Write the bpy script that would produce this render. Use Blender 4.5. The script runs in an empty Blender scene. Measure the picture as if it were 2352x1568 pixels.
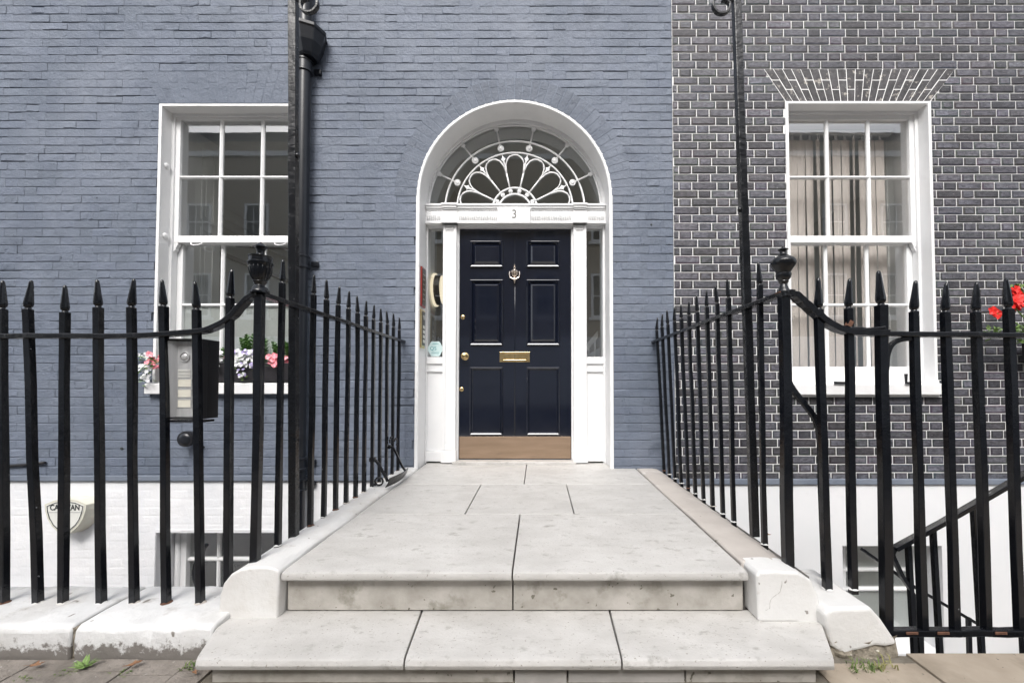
import bpy, math, random
from mathutils import Vector
R = random.Random(7)
sc = bpy.context.scene
col = sc.collection
PI = math.pi

# ------------------------------------------------------------------ camera, sky, sun, exposure
cam_d = bpy.data.cameras.new('camera')
cam = bpy.data.objects.new('camera', cam_d); col.objects.link(cam)
cam.location = (0, -3.58, 0.74)
cam.rotation_euler = (math.radians(91.5), 0, 0)
cam_d.sensor_width = 36; cam_d.lens = 36 * 930 / 2352
cam_d.shift_x = -60 / 2352
cam_d.shift_y = 73.6 / 2352
cam_d.clip_start = 0.02; cam_d.clip_end = 900
sc.camera = cam

SUN_EL, SUN_AZ = 47, 188          # degrees; azimuth clockwise from +Y
w = bpy.data.worlds.new('World'); sc.world = w; w.use_nodes = True
nt = w.node_tree; bg = nt.nodes['Background']
sky = nt.nodes.new('ShaderNodeTexSky'); sky.sky_type = 'NISHITA'; sky.sun_disc = False
sky.sun_elevation = math.radians(SUN_EL); sky.sun_rotation = math.radians(SUN_AZ)
sky.air_density = 1.0; sky.dust_density = 4.0; sky.ozone_density = 1.0
hs = nt.nodes.new('ShaderNodeHueSaturation'); hs.inputs['Saturation'].default_value = 0.34   # thin even cloud
nt.links.new(sky.outputs[0], hs.inputs['Color']); nt.links.new(hs.outputs[0], bg.inputs[0])
bg.inputs[1].default_value = 0.15
sun_d = bpy.data.lights.new('sun', 'SUN'); sun = bpy.data.objects.new('sun', sun_d); col.objects.link(sun)
sun_d.energy = 1.5; sun_d.angle = math.radians(30); sun_d.color = (1, 0.98, 0.955)
az, el = math.radians(SUN_AZ), math.radians(SUN_EL)
sdir = Vector((math.sin(az) * math.cos(el), math.cos(az) * math.cos(el), math.sin(el)))
sun.rotation_euler = sdir.to_track_quat('Z', 'Y').to_euler()
sun.location = sdir * 30
vs = sc.view_settings
vs.view_transform = 'Standard'; vs.look = 'None'; vs.exposure = 0.87; vs.gamma = 1
sc.cycles.max_bounces = 10; sc.cycles.diffuse_bounces = 5; sc.cycles.transparent_max_bounces = 16

# ------------------------------------------------------------------ materials
M = {}
def mat(name, c1, c2=None, scale=8, rough=0.6, bump=None, bump2=None, metal=0, coat=0, spec=0.5,
        speck=None, stretch=(1, 1, 1), detail=4, lo=0.35, hi=0.65, tint=False, stain=None, dirt=None, rvar=0):
    """procedural Principled: two-tone noise, optional bumps, specks (colour, scale, threshold),
    stain (colour, scale, threshold) and dirt (colour, z0, z1) creeping up from the ground."""
    m = bpy.data.materials.new(name); m.use_nodes = True
    t = m.node_tree; n = t.nodes; L = t.links
    p = n['Principled BSDF']
    geo = n.new('ShaderNodeNewGeometry')
    mp = n.new('ShaderNodeMapping'); mp.inputs['Scale'].default_value = stretch
    L.new(geo.outputs['Position'], mp.inputs['Vector'])
    def noise(s, d=4, r=.55):
        q = n.new('ShaderNodeTexNoise'); q.inputs['Scale'].default_value = s
        q.inputs['Detail'].default_value = d; q.inputs['Roughness'].default_value = r
        L.new(mp.outputs[0], q.inputs['Vector']); return q.outputs['Fac']
    def rng(x, a, b, c=0., d=1.):
        q = n.new('ShaderNodeMapRange'); L.new(x, q.inputs[0])
        for i, v in enumerate((a, b, c, d)): q.inputs[i + 1].default_value = v
        return q.outputs[0]
    def mix(f, a, b, mode='MIX'):
        q = n.new('ShaderNodeMix'); q.data_type = 'RGBA'; q.blend_type = mode
        if isinstance(f, float): q.inputs[0].default_value = f
        else: L.new(f, q.inputs[0])
        for s, v in ((6, a), (7, b)):
            if isinstance(v, tuple): q.inputs[s].default_value = (*v, 1)
            else: L.new(v, q.inputs[s])
        return q.outputs[2]
    c = mix(rng(noise(scale, detail), lo, hi), c1, c2 if c2 else c1)
    if tint:
        a = n.new('ShaderNodeAttribute'); a.attribute_name = 'tint'
        c = mix(1., c, a.outputs['Color'], 'MULTIPLY')
    for sn in ([stain] if isinstance(stain, tuple) else stain or []):
        c = mix(rng(noise(sn[1], 6, .62), sn[2], sn[2] + (sn[3] if len(sn) > 3 else .14)), c, sn[0])
    if speck: c = mix(rng(noise(speck[1], 2), speck[2], speck[2] + .03), c, speck[0])
    if dirt:
        sx = n.new('ShaderNodeSeparateXYZ'); L.new(geo.outputs['Position'], sx.inputs[0])
        ad = n.new('ShaderNodeMath'); ad.operation = 'MULTIPLY_ADD'
        L.new(noise(24, 6, .7), ad.inputs[0]); ad.inputs[1].default_value = -dirt[2]
        L.new(sx.outputs[2], ad.inputs[2])
        c = mix(rng(ad.outputs[0], dirt[1], dirt[1] + .02, 1., 0.), c, dirt[0])
    if isinstance(c, tuple): p.inputs['Base Color'].default_value = (*c, 1)
    else: L.new(c, p.inputs['Base Color'])
    p.inputs['Roughness'].default_value = rough
    if rvar: L.new(rng(noise(scale * 2.3), .3, .7, rough - rvar, rough + rvar), p.inputs['Roughness'])
    p.inputs['Metallic'].default_value = metal
    p.inputs['Coat Weight'].default_value = coat; p.inputs['Coat Roughness'].default_value = 0.06
    p.inputs['Specular IOR Level'].default_value = spec
    prev = None
    for b in (bump, bump2):
        if not b: continue
        q = n.new('ShaderNodeBump'); q.inputs['Strength'].default_value = b[1]; q.inputs['Distance'].default_value = b[2]
        L.new(noise(b[0], 6, .6), q.inputs['Height'])
        if prev: L.new(prev, q.inputs['Normal'])
        prev = q.outputs[0]
    if prev: L.new(prev, p.inputs['Normal'])
    M[name] = m; return m

mat('blue_paint', (.120, .143, .187), (.157, .182, .231), 1.6, .60, (45, .55, .010), (13, .6, .016), tint=True, spec=.35,
    speck=((.03, .035, .05), 26, .735), stain=[((.172, .196, .243), .9, .50, .16), ((.102, .121, .160), 3.1, .58), ((.192, .215, .260), 22, .66, .05)])
mat('blue_band', (.15, .175, .22), (.19, .215, .26), 5, .6, (30, .3, .004), spec=.35)
mat('dark_brick', (.052, .052, .060), (.132, .133, .148), 26, .55, (60, .8, .007), (18, .5, .006), tint=True, spec=.5, stretch=(1, 1, 1.8),
    speck=((.42, .40, .40), 48, .72))
mat('pointing', (.80, .795, .79), (.88, .88, .875), 6, .7, stain=((.66, .65, .64), 3.5, .62))
mat('dark_mortar', (.05, .047, .047), (.09, .085, .085), 30, .8, (60, .4, .003))
mat('chipped_brick', (.045, .042, .044), (.10, .095, .10), 24, .55, (60, .8, .006), tint=True, stain=((.55, .51, .45), 16, .575))
mat('white_paint', (.78, .785, .79), (.83, .83, .83), 3, .35, (14, .08, .004), spec=.45)
mat('white_reveal', (.76, .765, .77), (.82, .82, .82), 3, .5, (22, .25, .004), stain=((.62, .61, .59), 6, .68))
mat('white_wall', (.74, .75, .77), (.81, .81, .82), 3, .6, (26, .45, .006), (70, .3, .003), stain=((.66, .67, .70), 2.5, .62), tint=True)
mat('white_render', (.76, .77, .78), (.80, .80, .81), 2, .6, (40, .2, .003), stain=((.70, .70, .71), 2.2, .62))
mat('sill_paint', (.72, .72, .72), (.80, .80, .80), 6, .55, (40, .3, .003), stain=((.48, .46, .43), 11, .68))
mat('landing_stone', (.495, .480, .458), (.555, .541, .520), 6, .55, (90, .5, .004), (24, .4, .006),
    stain=[((.435, .422, .402), 2.3, .48, .2), ((.365, .352, .330), 15, .575, .12), ((.30, .288, .265), 6, .63, .10)], speck=((.28, .26, .23), 95, .67), stretch=(1, 1.6, 1), tint=True)
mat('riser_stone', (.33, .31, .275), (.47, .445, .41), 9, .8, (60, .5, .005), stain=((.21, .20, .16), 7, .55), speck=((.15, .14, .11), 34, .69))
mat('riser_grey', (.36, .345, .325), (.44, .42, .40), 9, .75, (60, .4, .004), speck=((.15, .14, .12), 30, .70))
mat('kerb_beige', (.46, .42, .385), (.53, .49, .45), 6, .7, (60, .4, .004), stain=((.72, .70, .67), 3.2, .60), speck=((.25, .23, .20), 24, .72))
mat('joint_dark', (.07, .065, .06), (.14, .13, .12), 20, .9)
mat('kerb_white', (.66, .655, .64), (.73, .725, .71), 4, .6, (36, .5, .006), (10, .4, .01), stain=[((.58, .555, .52), 2.6, .50, .2), ((.46, .43, .39), 8, .61), ((.30, .28, .25), 5, .69, .06)], speck=((.30, .28, .26), 24, .71))
mat('coping_white', (.62, .62, .615), (.70, .70, .695), 4, .6, (30, .6, .008), (9, .5, .012), stain=[((.54, .53, .51), 2.6, .5, .2), ((.42, .40, .375), 8, .60)],
    speck=((.22, .20, .18), 16, .70), dirt=((.19, .175, .16), -.372, .20))
mat('rubble', (.16, .14, .105), (.34, .30, .24), 38, .95, (34, 1, .02), (90, .8, .008), speck=((.55, .52, .45), 60, .70))
mat('iron', (.0045, .0054, .0075), (.0075, .0088, .0118), 14, .17, (60, .2, .0015), (12, .45, .004), spec=.42, rvar=.06,
    speck=((.36, .37, .38), 52, .775))
mat('iron_worn', (.0050, .0058, .0078), (.0095, .0105, .013), 12, .20, (40, .5, .004), (12, .7, .007), spec=.5, rvar=.1,
    speck=((.26, .25, .24), 42, .755))
mat('rust', (.10, .045, .025), (.17, .08, .05), 30, .85, (50, .6, .004))
mat('pipe_paint', (.007, .009, .013), (.011, .013, .018), 6, .30, (20, .15, .003), spec=.5)
mat('door_paint', (.0050, .0070, .0148), (.0068, .0092, .0182), 3, .14, (16, .06, .002), coat=.7, spec=.5, speck=((.10, .11, .14), 60, .80), rvar=.04)
mat('brass', (.60, .43, .20), (.70, .53, .28), 20, .28, metal=1)
mat('kick_brass', (.33, .235, .16), (.40, .285, .20), 7, .40, metal=.7, stain=((.26, .19, .14), 9, .58), stretch=(.4, 1, 3))
mat('nickel', (.62, .52, .44), (.74, .66, .58), 20, .25, metal=1)
mat('steel', (.44, .445, .45), (.54, .545, .55), 10, .38, (60, .05, .001), metal=.35, stretch=(6, 1, .5))
mat('name_card', (.62, .60, .52), (.68, .66, .58), 12, .5)
mat('black_plastic', (.008, .008, .010), (.013, .013, .016), 10, .42, (30, .2, .002))
mat('planter', (.016, .015, .018), (.024, .022, .025), 8, .45)
mat('soil', (.03, .02, .014), (.05, .035, .025), 40, .95, (40, .8, .01))
mat('leaf', (.055, .14, .028), (.12, .25, .065), 30, .5, spec=.4)
mat('leaf_light', (.11, .20, .045), (.20, .30, .09), 30, .55)
mat('grass', (.07, .12, .025), (.16, .21, .06), 30, .6)
mat('straw', (.22, .20, .07), (.30, .30, .12), 30, .7)
mat('petal_white', (.78, .78, .80), (.86, .86, .87), 40, .6)
mat('petal_mauve', (.42, .34, .66), (.58, .50, .76), 40, .6)
mat('petal_pink', (.84, .20, .26), (.90, .42, .46), 40, .55)
mat('petal_red', (.70, .012, .010), (.80, .03, .02), 40, .5)
mat('dead_leaf', (.20, .10, .05), (.32, .18, .10), 30, .8)
mat('sett', (.165, .145, .125), (.27, .24, .21), 9, .9, (50, 1, .010), speck=((.42, .40, .37), 55, .70))
mat('pavement_stone', (.30, .25, .195), (.40, .34, .27), 5, .85, (70, .5, .004), stain=[((.22, .185, .14), 3, .52, .2), ((.16, .135, .10), 9, .62)], speck=((.16, .14, .11), 40, .70))
mat('pavement_bed', (.13, .115, .09), (.19, .17, .14), 30, .95, (50, .8, .008))
mat('asphalt', (.045, .045, .048), (.065, .064, .066), 20, .9)
mat('room_wall', (.60, .61, .59), (.64, .65, .63), 2, .8)
mat('room_white', (.84, .85, .84), (.87, .88, .87), 2, .6)
mat('hall_wall', (.42, .385, .32), (.46, .425, .36), 2, .8)
mat('hall_grey', (.50, .52, .52), (.54, .56, .56), 2, .7)
mat('floor_carpet', (.42, .40, .37), (.48, .46, .43), 60, .95)
mat('blind', (.80, .725, .685), (.84, .77, .73), 2, .8, (200, .15, .001))
mat('film', (.52, .55, .54), (.56, .59, .58), 2, .55)
mat('alarm_white', (.66, .66, .62), (.74, .74, .70), 6, .45)
mat('alarm_cream', (.60, .585, .50), (.66, .645, .56), 6, .45)
mat('ink', (.02, .025, .025), (.03, .035, .035), 10, .6)
mat('teal_ink', (.05, .30, .33), (.06, .33, .36), 10, .6)
mat('grey_ink', (.45, .45, .44), (.5, .5, .49), 10, .6)
mat('number_grey', (.10, .105, .10), (.14, .14, .13), 10, .5)
mat('sign_red', (.22, .018, .014), (.28, .03, .02), 10, .35, coat=.4)
mat('sign_dark', (.035, .028, .022), (.05, .04, .03), 10, .35)
mat('sticker', (.55, .70, .70), (.60, .74, .74), 6, .4)
mat('hall_red', (.30, .04, .06), (.34, .05, .07), 6, .6)
mat('far_brick', (.34, .29, .225), (.42, .36, .28), 10, .85, (30, .4, .01))
mat('far_roof', (.06, .06, .065), (.09, .09, .095), 5, .7)

def glow(name, c, s):
    m = bpy.data.materials.new(name); m.use_nodes = True; t = m.node_tree
    t.nodes.remove(t.nodes['Principled BSDF']); e = t.nodes.new('ShaderNodeEmission')
    e.inputs[0].default_value = (*c, 1); e.inputs[1].default_value = s
    t.links.new(e.outputs[0], t.nodes['Material Output'].inputs[0]); M[name] = m
glow('lamp_glow', (1, .88, .64), .72)

def glass(name, base, tintc):
    m = bpy.data.materials.new(name); m.use_nodes = True; t = m.node_tree; n = t.nodes; L = t.links
    n.remove(n['Principled BSDF'])
    tr = n.new('ShaderNodeBsdfTransparent'); tr.inputs[0].default_value = (*tintc, 1)
    gl = n.new('ShaderNodeBsdfGlossy'); gl.inputs['Roughness'].default_value = .0
    lw = n.new('ShaderNodeLayerWeight'); lw.inputs[0].default_value = .5
    pw = n.new('ShaderNodeMath'); pw.operation = 'POWER'; pw.inputs[1].default_value = 4.5
    L.new(lw.outputs['Facing'], pw.inputs[0])
    ma = n.new('ShaderNodeMath'); ma.operation = 'MULTIPLY_ADD'; ma.inputs[1].default_value = .9; ma.inputs[2].default_value = base
    L.new(pw.outputs[0], ma.inputs[0])
    # old glass: gently wavy
    no = n.new('ShaderNodeTexNoise'); no.inputs['Scale'].default_value = 3.5
    ge = n.new('ShaderNodeNewGeometry'); L.new(ge.outputs['Position'], no.inputs['Vector'])
    bp = n.new('ShaderNodeBump'); bp.inputs['Strength'].default_value = .02; bp.inputs['Distance'].default_value = .01
    L.new(no.outputs[0], bp.inputs['Height']); L.new(bp.outputs[0], gl.inputs['Normal'])
    mx = n.new('ShaderNodeMixShader'); L.new(ma.outputs[0], mx.inputs[0]); L.new(tr.outputs[0], mx.inputs[1]); L.new(gl.outputs[0], mx.inputs[2])
    L.new(mx.outputs[0], n['Material Output'].inputs[0]); M[name] = m
glass('glass', .17, (.95, .955, .95))

# ------------------------------------------------------------------ mesh helpers
class MB:
    def __init__(s): s.v = []; s.f = []; s.c = []
    def add(s, vs, fs, tint=None):
        o = len(s.v); s.v += [tuple(q) for q in vs]; s.f += [tuple(i + o for i in f) for f in fs]
        s.c += (tint if isinstance(tint, list) else [tint] * len(fs)); return s
    def box(s, x0, x1, y0, y1, z0, z1, tint=None):
        x0, x1 = sorted((x0, x1)); y0, y1 = sorted((y0, y1)); z0, z1 = sorted((z0, z1))
        vs = [(x, y, z) for z in (z0, z1) for y in (y0, y1) for x in (x0, x1)]
        return s.add(vs, [(0, 2, 3, 1), (4, 5, 7, 6), (0, 1, 5, 4), (2, 6, 7, 3), (0, 4, 6, 2), (1, 3, 7, 5)], tint)
    def prism(s, poly, y0, y1, tint=None):            # polygon in (x,z), extruded along y
        k = len(poly)
        if sum(poly[i][0] * poly[(i + 1) % k][1] - poly[(i + 1) % k][0] * poly[i][1] for i in range(k)) < 0: poly = poly[::-1]
        vs = [(x, y0, z) for x, z in poly] + [(x, y1, z) for x, z in poly]
        fs = [tuple(range(k)), tuple(range(2 * k - 1, k - 1, -1))]
        fs += [(i + k, (i + 1) % k + k, (i + 1) % k, i) for i in range(k)]
        return s.add(vs, fs, tint)
    def prismz(s, poly, z0, z1):
        k = len(poly)
        if sum(poly[i][0] * poly[(i + 1) % k][1] - poly[(i + 1) % k][0] * poly[i][1] for i in range(k)) < 0: poly = poly[::-1]
        vs = [(x, y, z0) for x, y in poly] + [(x, y, z1) for x, y in poly]
        fs = [tuple(range(k - 1, -1, -1)), tuple(range(k, 2 * k))]
        fs += [(i, (i + 1) % k, (i + 1) % k + k, i + k) for i in range(k)]
        return s.add(vs, fs)
    def lathe(s, c, prof, n=20, axis='z', flute=0):
        vs = []; fs = []
        for (r, h) in prof:
            for i in range(n):
                a = 2 * PI * i / n; q = r * (1 + flute * (0.5 if i % 2 else -.5))
                x, y = q * math.cos(a), q * math.sin(a)
                if axis == 'z': vs.append((c[0] + x, c[1] + y, c[2] + h))
                elif axis == 'y': vs.append((c[0] + x, c[1] + h, c[2] - y))
                else: vs.append((c[0] + h, c[1] + x, c[2] + y))
        for j in range(len(prof) - 1):
            for i in range(n):
                a, b = j * n + i, j * n + (i + 1) % n
                fs.append((a, b, b + n, a + n))
        fs.append(tuple(range(n - 1, -1, -1))); o = (len(prof) - 1) * n; fs.append(tuple(range(o, o + n)))
        return s.add(vs, fs)
    def tube(s, path, r, n=8, closed=False, flat=None, taper=None, ref=None):
        """round tube, or flat bar with half sizes flat=(a along ref, b across)"""
        P = [Vector(p) for p in path]; k = len(P); vs = []; fs = []
        m = n if not flat else 4
        for i, p in enumerate(P):
            t = (P[(i + 1) % k] - P[i - 1]) if closed else (P[min(i + 1, k - 1)] - P[max(i - 1, 0)])
            t.normalize()
            u = Vector(ref) if ref else (Vector((0, 0, 1)) if abs(t.z) < .9 else Vector((0, 1, 0)))
            a = (u - t * u.dot(t)).normalized(); b = t.cross(a)
            rr = r * (taper[i] if taper else 1)
            if flat:
                for sa, sb in ((1, 1), (-1, 1), (-1, -1), (1, -1)): vs.append(p + a * sa * flat[0] + b * sb * flat[1])
            else:
                for j in range(m):
                    q = 2 * PI * j / m; vs.append(p + a * rr * math.cos(q) + b * rr * math.sin(q))
        for i in range(k if closed else k - 1):
            for j in range(m):
                a0, a1 = i * m + j, i * m + (j + 1) % m; c0, c1 = ((i + 1) % k) * m + j, ((i + 1) % k) * m + (j + 1) % m
                fs.append((a0, a1, c1, c0))
        if not closed:
            fs.append(tuple(range(m - 1, -1, -1))); fs.append(tuple(range((k - 1) * m, k * m)))
        return s.add(vs, fs)
    def mesh(s, name, off=(0, 0, 0), smooth=False):
        me = bpy.data.meshes.new(name)
        me.from_pydata([(x - off[0], y - off[1], z - off[2]) for x, y, z in s.v], [], s.f)
        if any(c is not None for c in s.c):
            at = me.color_attributes.new('tint', 'FLOAT_COLOR', 'CORNER'); d = []
            for f, c in zip(s.f, s.c):
                c = c or (1, 1, 1)
                d += [c[0], c[1], c[2], 1.] * len(f)
            at.data.foreach_set('color', d)
        if smooth: me.polygons.foreach_set('use_smooth', [True] * len(me.polygons))
        me.update(); return me

ORG = {}
def finish(o, m, bevel=0, bseg=2, smooth=False):
    if m: o.data.materials.append(M[m])
    if bevel:
        b = o.modifiers.new('bevel', 'BEVEL'); b.width = bevel; b.segments = bseg; b.limit_method = 'ANGLE'; b.angle_limit = math.radians(40)
    if smooth == 'auto':
        o.data.polygons.foreach_set('use_smooth', [True] * len(o.data.polygons))
        try: o.data.set_sharp_from_angle(angle=math.radians(38))
        except Exception: pass
def tag(o, label=None, cat=None, group=None, kind=None):
    if label: o['label'] = label
    if cat: o['category'] = cat
    if group: o['group'] = group
    if kind: o['kind'] = kind
    return o
def thing(name, loc, label, cat, group=None):
    o = bpy.data.objects.new(name, None); col.objects.link(o); o.location = loc; o.empty_display_size = .1
    ORG[o.name] = Vector(loc); return tag(o, label, cat, group)
TINTED = {'landing_stone', 'blue_paint', 'dark_brick', 'chipped_brick', 'white_wall'}
def part(name, mb, m, parent, bevel=0, smooth=False, label=None, bseg=2, kind=None):
    if m in TINTED and all(c is None for c in mb.c): mb.c = [(lambda k: (k, k, k))(R.uniform(.94, 1.03) if m == 'landing_stone' else 1)] * len(mb.c)
    off = ORG[parent.name]
    o = bpy.data.objects.new(name, mb.mesh(name, off, smooth is True)); col.objects.link(o); o.parent = parent
    ORG[o.name] = off; finish(o, m, bevel, bseg, smooth)
    return tag(o, label, kind=kind)
def solo(name, mb, m, loc, label, cat, group=None, bevel=0, smooth=False, bseg=2):
    o = bpy.data.objects.new(name, mb.mesh(name, loc, smooth is True)); col.objects.link(o); o.location = loc
    ORG[o.name] = Vector(loc); finish(o, m, bevel, bseg, smooth)
    return tag(o, label, cat, group)
def struct(name, mb, m, bevel=0, parent=None):
    if parent: return part(name, mb, m, parent, bevel)
    o = bpy.data.objects.new(name, mb.mesh(name)); col.objects.link(o); ORG[o.name] = Vector((0, 0, 0)); finish(o, m, bevel)
    o['kind'] = 'structure'; return o
def text_part(name, txt, size, c, m, parent=None, rotz=0, depth=.0015, sx=1., bold=0):
    cu = bpy.data.curves.new(name, 'FONT'); cu.body = txt; cu.size = size; cu.extrude = depth; cu.offset = bold
    cu.align_x = 'CENTER'; cu.align_y = 'CENTER'
    tmp = bpy.data.objects.new(name + '_tmp', cu); col.objects.link(tmp)
    dg = bpy.context.evaluated_depsgraph_get(); dg.update()
    me = bpy.data.meshes.new_from_object(tmp.evaluated_get(dg)); bpy.data.objects.remove(tmp)
    mb = MB(); ca, sa = math.cos(rotz), math.sin(rotz)
    vs = []
    for v in me.vertices:
        x, z, y = v.co.x * sx, v.co.y, -v.co.z
        vs.append((c[0] + x * ca - y * sa, c[1] + x * sa + y * ca, c[2] + z))
    mb.add(vs, [tuple(p.vertices) for p in me.polygons])
    return part(name, mb, m, parent)
def arc(cx, cz, r, a0, a1, n, y=None):
    out = []
    for i in range(n + 1):
        a = math.radians(a0 + (a1 - a0) * i / n)
        out.append((cx + r * math.cos(a), cz + r * math.sin(a)) if y is None else (cx + r * math.cos(a), y, cz + r * math.sin(a)))
    return out

def smoothpath(pts, n=4):
    P = [Vector(p) for p in pts]; out = []
    for i in range(len(P) - 1):
        p0, p1, p2, p3 = P[max(i - 1, 0)], P[i], P[i + 1], P[min(i + 2, len(P) - 1)]
        for k in range(n):
            t_ = k / n; out.append(.5 * ((2 * p1) + (-p0 + p2) * t_ + (2 * p0 - 5 * p1 + 4 * p2 - p3) * t_ ** 2 + (-p0 + 3 * p1 - 3 * p2 + p3) * t_ ** 3))
    out.append(P[-1]); return out
def wob(pts, e=.0015): return [(p[0] + R.uniform(-e, e), p[1] + R.uniform(-e, e), p[2] + R.uniform(-e, e)) for p in pts]

# ------------------------------------------------------------------ setting: ground, road, area
PAV = -.30
struct('road', MB().box(-150, 150, -160, -4.4, -.52, -.42), 'asphalt')
struct('area_floor', MB().box(-8, 8, -1.99, .0, -2.5, -2.35), 'pavement_stone')
pav = struct('pavement', MB().box(-8, 1.39, -4.4, -1.76, -.6, PAV - .010).box(1.39, 8, -4.4, -1.985, -.6, PAV - .010), 'pavement_bed')
stairs = None
# setts on the left of the steps, large flags on the right and in front
sett_mesh = {}
def flag(x0, x1, y0, y1, m, dz=0, name='paving_stone'):
    b = MB(); g = .0018 if m == 'sett' else .004
    b.box(x0 + g, x1 - g, y0 + g, y1 - g, PAV - .06, PAV + dz)
    part(name, b, m, pav, bevel=.002)
x = -3.9
while x < -1.20:
    wd = R.uniform(.185, .225); x1 = min(x + wd, -1.19)
    y = -2.018
    for ln in (R.uniform(.055, .085), R.uniform(.10, .14), R.uniform(.22, .3), .3):
        flag(x, x1, y - ln, y, 'sett', R.uniform(-.0025, .0025)); y -= ln
    x = x1
flag(1.02, 1.42, -2.6, -2.03, 'pavement_stone', -.004); flag(1.42, 3.6, -2.75, -1.98, 'pavement_stone')
flag(3.6, 6.4, -2.75, -1.98, 'pavement_stone'); flag(1.02, 3.0, -3.5, -2.76, 'pavement_stone'); flag(3.0, 6.4, -3.5, -2.76, 'pavement_stone')
for i in range(7):
    for j, (a, b) in enumerate(((-3.05, -2.30), (-4.4, -3.06))):
        xa = -4.2 + i * .75 + j * .3
        if xa + .75 < 1.02: flag(xa, xa + .75, a if xa < -1.2 or j else a, b - (.0 if xa > -1.2 else .72 if j == 0 else 0), 'pavement_stone', R.uniform(-.004, .004)) if not (j == 0 and xa < -1.2) else None
struct('area_wall', MB().box(-8, -1.34, -1.79, -1.72, -2.35, PAV - .03), 'white_render')
struct('area_wall', MB().box(1.17, 1.385, -1.79, -1.72, -2.35, PAV - .03).box(1.386, 8, -1.98, -1.93, -2.35, PAV - .2), 'white_render')

# ------------------------------------------------------------------ houses: brickwork
WZ0, WZ1 = -.055, 4.95
PARTY = 1.21
ACX, ACZ, AR, ARO = -.212, 2.42, .856, 1.07
LW = (-3.39, -2.115, .755, 3.245)
RW = (2.24, 3.515, .748, 3.268)

def brick_geo(L, H, inset_x, inset_z, face, edge_x, edge_z, rough, rr):
    """pillowed brick: 12 front quads; local x 0..L, z 0..H, y towards the street is negative"""
    xs = [0, inset_x, L * rr.uniform(.35, .65), L - inset_x, L]; zs = [0, inset_z, H - inset_z, H]
    v = []
    for j, z in enumerate(zs):
        for i, x in enumerate(xs):
            ex = i in (0, 4); ez = j in (0, 3)
            d = face
            if ex: d = min(d, edge_x)
            if ez: d = min(d, edge_z)
            jx = rr.uniform(-1, 1) * rough; jz = rr.uniform(-1, 1) * rough
            if not (ex or ez): d += rr.uniform(-1, 1) * rough * .7
            v.append((x + (0 if ex else jx * 2), -d, z + (0 if ez else jz)))
    f = [(j * 5 + i, j * 5 + i + 1, j * 5 + i + 6, j * 5 + i + 5) for j in range(3) for i in range(4)]
    return v, f

def layout(x0, x1, z0, z1, ch, joint, blocked, jx=None, *, lengths=(.225, .1125), seed=1, skirt=True):
    """Flemish bond courses; blocked(za,zb) -> list of (xa,xb) holes. returns (x,z,L,H)"""
    out = []; rr = random.Random(seed); z = z0; k = 0; jv = joint if jx is None else jx; per = lengths[0] + lengths[1]
    while z < z1 - .02:
        segs = [(x0, x1)]
        for a, b in blocked(z, z + ch):
            ns = []
            for s, e in segs:
                if b <= s or a >= e: ns.append((s, e)); continue
                if a > s: ns.append((s, a))
                if b < e: ns.append((b, e))
            segs = ns
        x = x0 - per - (per / 2 if k % 2 else 0) + rr.uniform(-.008, .008); i = 0
        while x < x1:
            L = lengths[i % 2] * rr.uniform(.985, 1.015); i += 1
            for s, e in segs:
                a, b = max(x, s), min(x + L, e)
                if b - a > .03: out.append((a + jv / 2, z + joint / 2, b - a - jv, ch - joint))
            x += L
        z += ch; k += 1
    return out

def circ_half(z, r):
    d = r * r - (z - ACZ) ** 2
    return math.sqrt(d) if d > 0 else 0
def blk_blue(a, b):
    o = []; zm = (a + b) / 2
    if b > LW[2] + .01 and a < LW[3] - .005: o.append((LW[0] - .018, LW[1] + .018))
    if LW[2] - .105 < zm < LW[2] + .01: o.append((-3.425, -2.06))
    if LW[3] - .005 <= zm < 3.55:
        t = (zm - LW[3]) / .285; o.append((LW[0] - .16 * t + .06, LW[1] + .16 * t - .06))
    if zm < ACZ - .02: o.append((ACX - AR - .012, ACX + AR + .012))
    elif zm < ACZ + ARO: h = circ_half(zm, ARO - .07); o.append((ACX - h, ACX + h))
    return o
def blk_dark(a, b):
    o = []; zm = (a + b) / 2
    if b > RW[2] + .01 and a < RW[3] - .005: o.append((RW[0] - .016, RW[1] + .016))
    if RW[2] - .125 < zm < RW[2] + .01: o.append((2.195, 3.545))
    if RW[3] - .005 <= zm < 3.575:
        t = (zm - RW[3]) / .31; o.append((RW[0] - .195 * t + .012, RW[1] + .235 * t - .012))
    return o

def lay_bricks(parent, bricks, m, geo, tintf, y0, near, name='brick', npart=300, jitter=None):
    rr = random.Random(11)
    vis = [b for b in bricks if b[2] > .19 and near(b)]
    vis.sort(key=lambda b: -b[2] * 0 + abs(b[0] + b[2] / 2) + .6 * abs(b[1] - 1.2))
    single = set(vis[:npart]); rest = MB(); org = ORG[parent.name]; var = {}
    for b in bricks:
        x, z, L, H = b
        jy = rr.uniform(-1, 1) * (jitter or 0)
        if b in single:
            k = rr.randrange(28)
            if k not in var:
                q = MB(); v, f = geo(.2165, H, random.Random(k)); q.add(v, f, tintf(rr, x, z)); me = q.mesh(name); me.materials.append(M[m]); var[k] = me
            o = bpy.data.objects.new(name, var[k]); col.objects.link(o); o.parent = parent
            o.location = Vector((x, y0 + jy, z)) - org; o.scale = (L / .2165, 1, 1)
        else:
            v, f = geo(L, H, rr); rest.add([(p[0] + x, p[1] + y0 + jy, p[2] + z) for p in v], f, tintf(rr, x, z))
    part('brickwork', rest, m, parent, kind='stuff')

blue = thing('painted_brick_house', (-2.4, 0, PAV), 'blue-grey painted brick house with the arched front door', 'house')
dark = thing('dark_brick_house', (3.4, 0, PAV), 'dark brick house with thin white pointing on the right', 'house')

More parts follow.
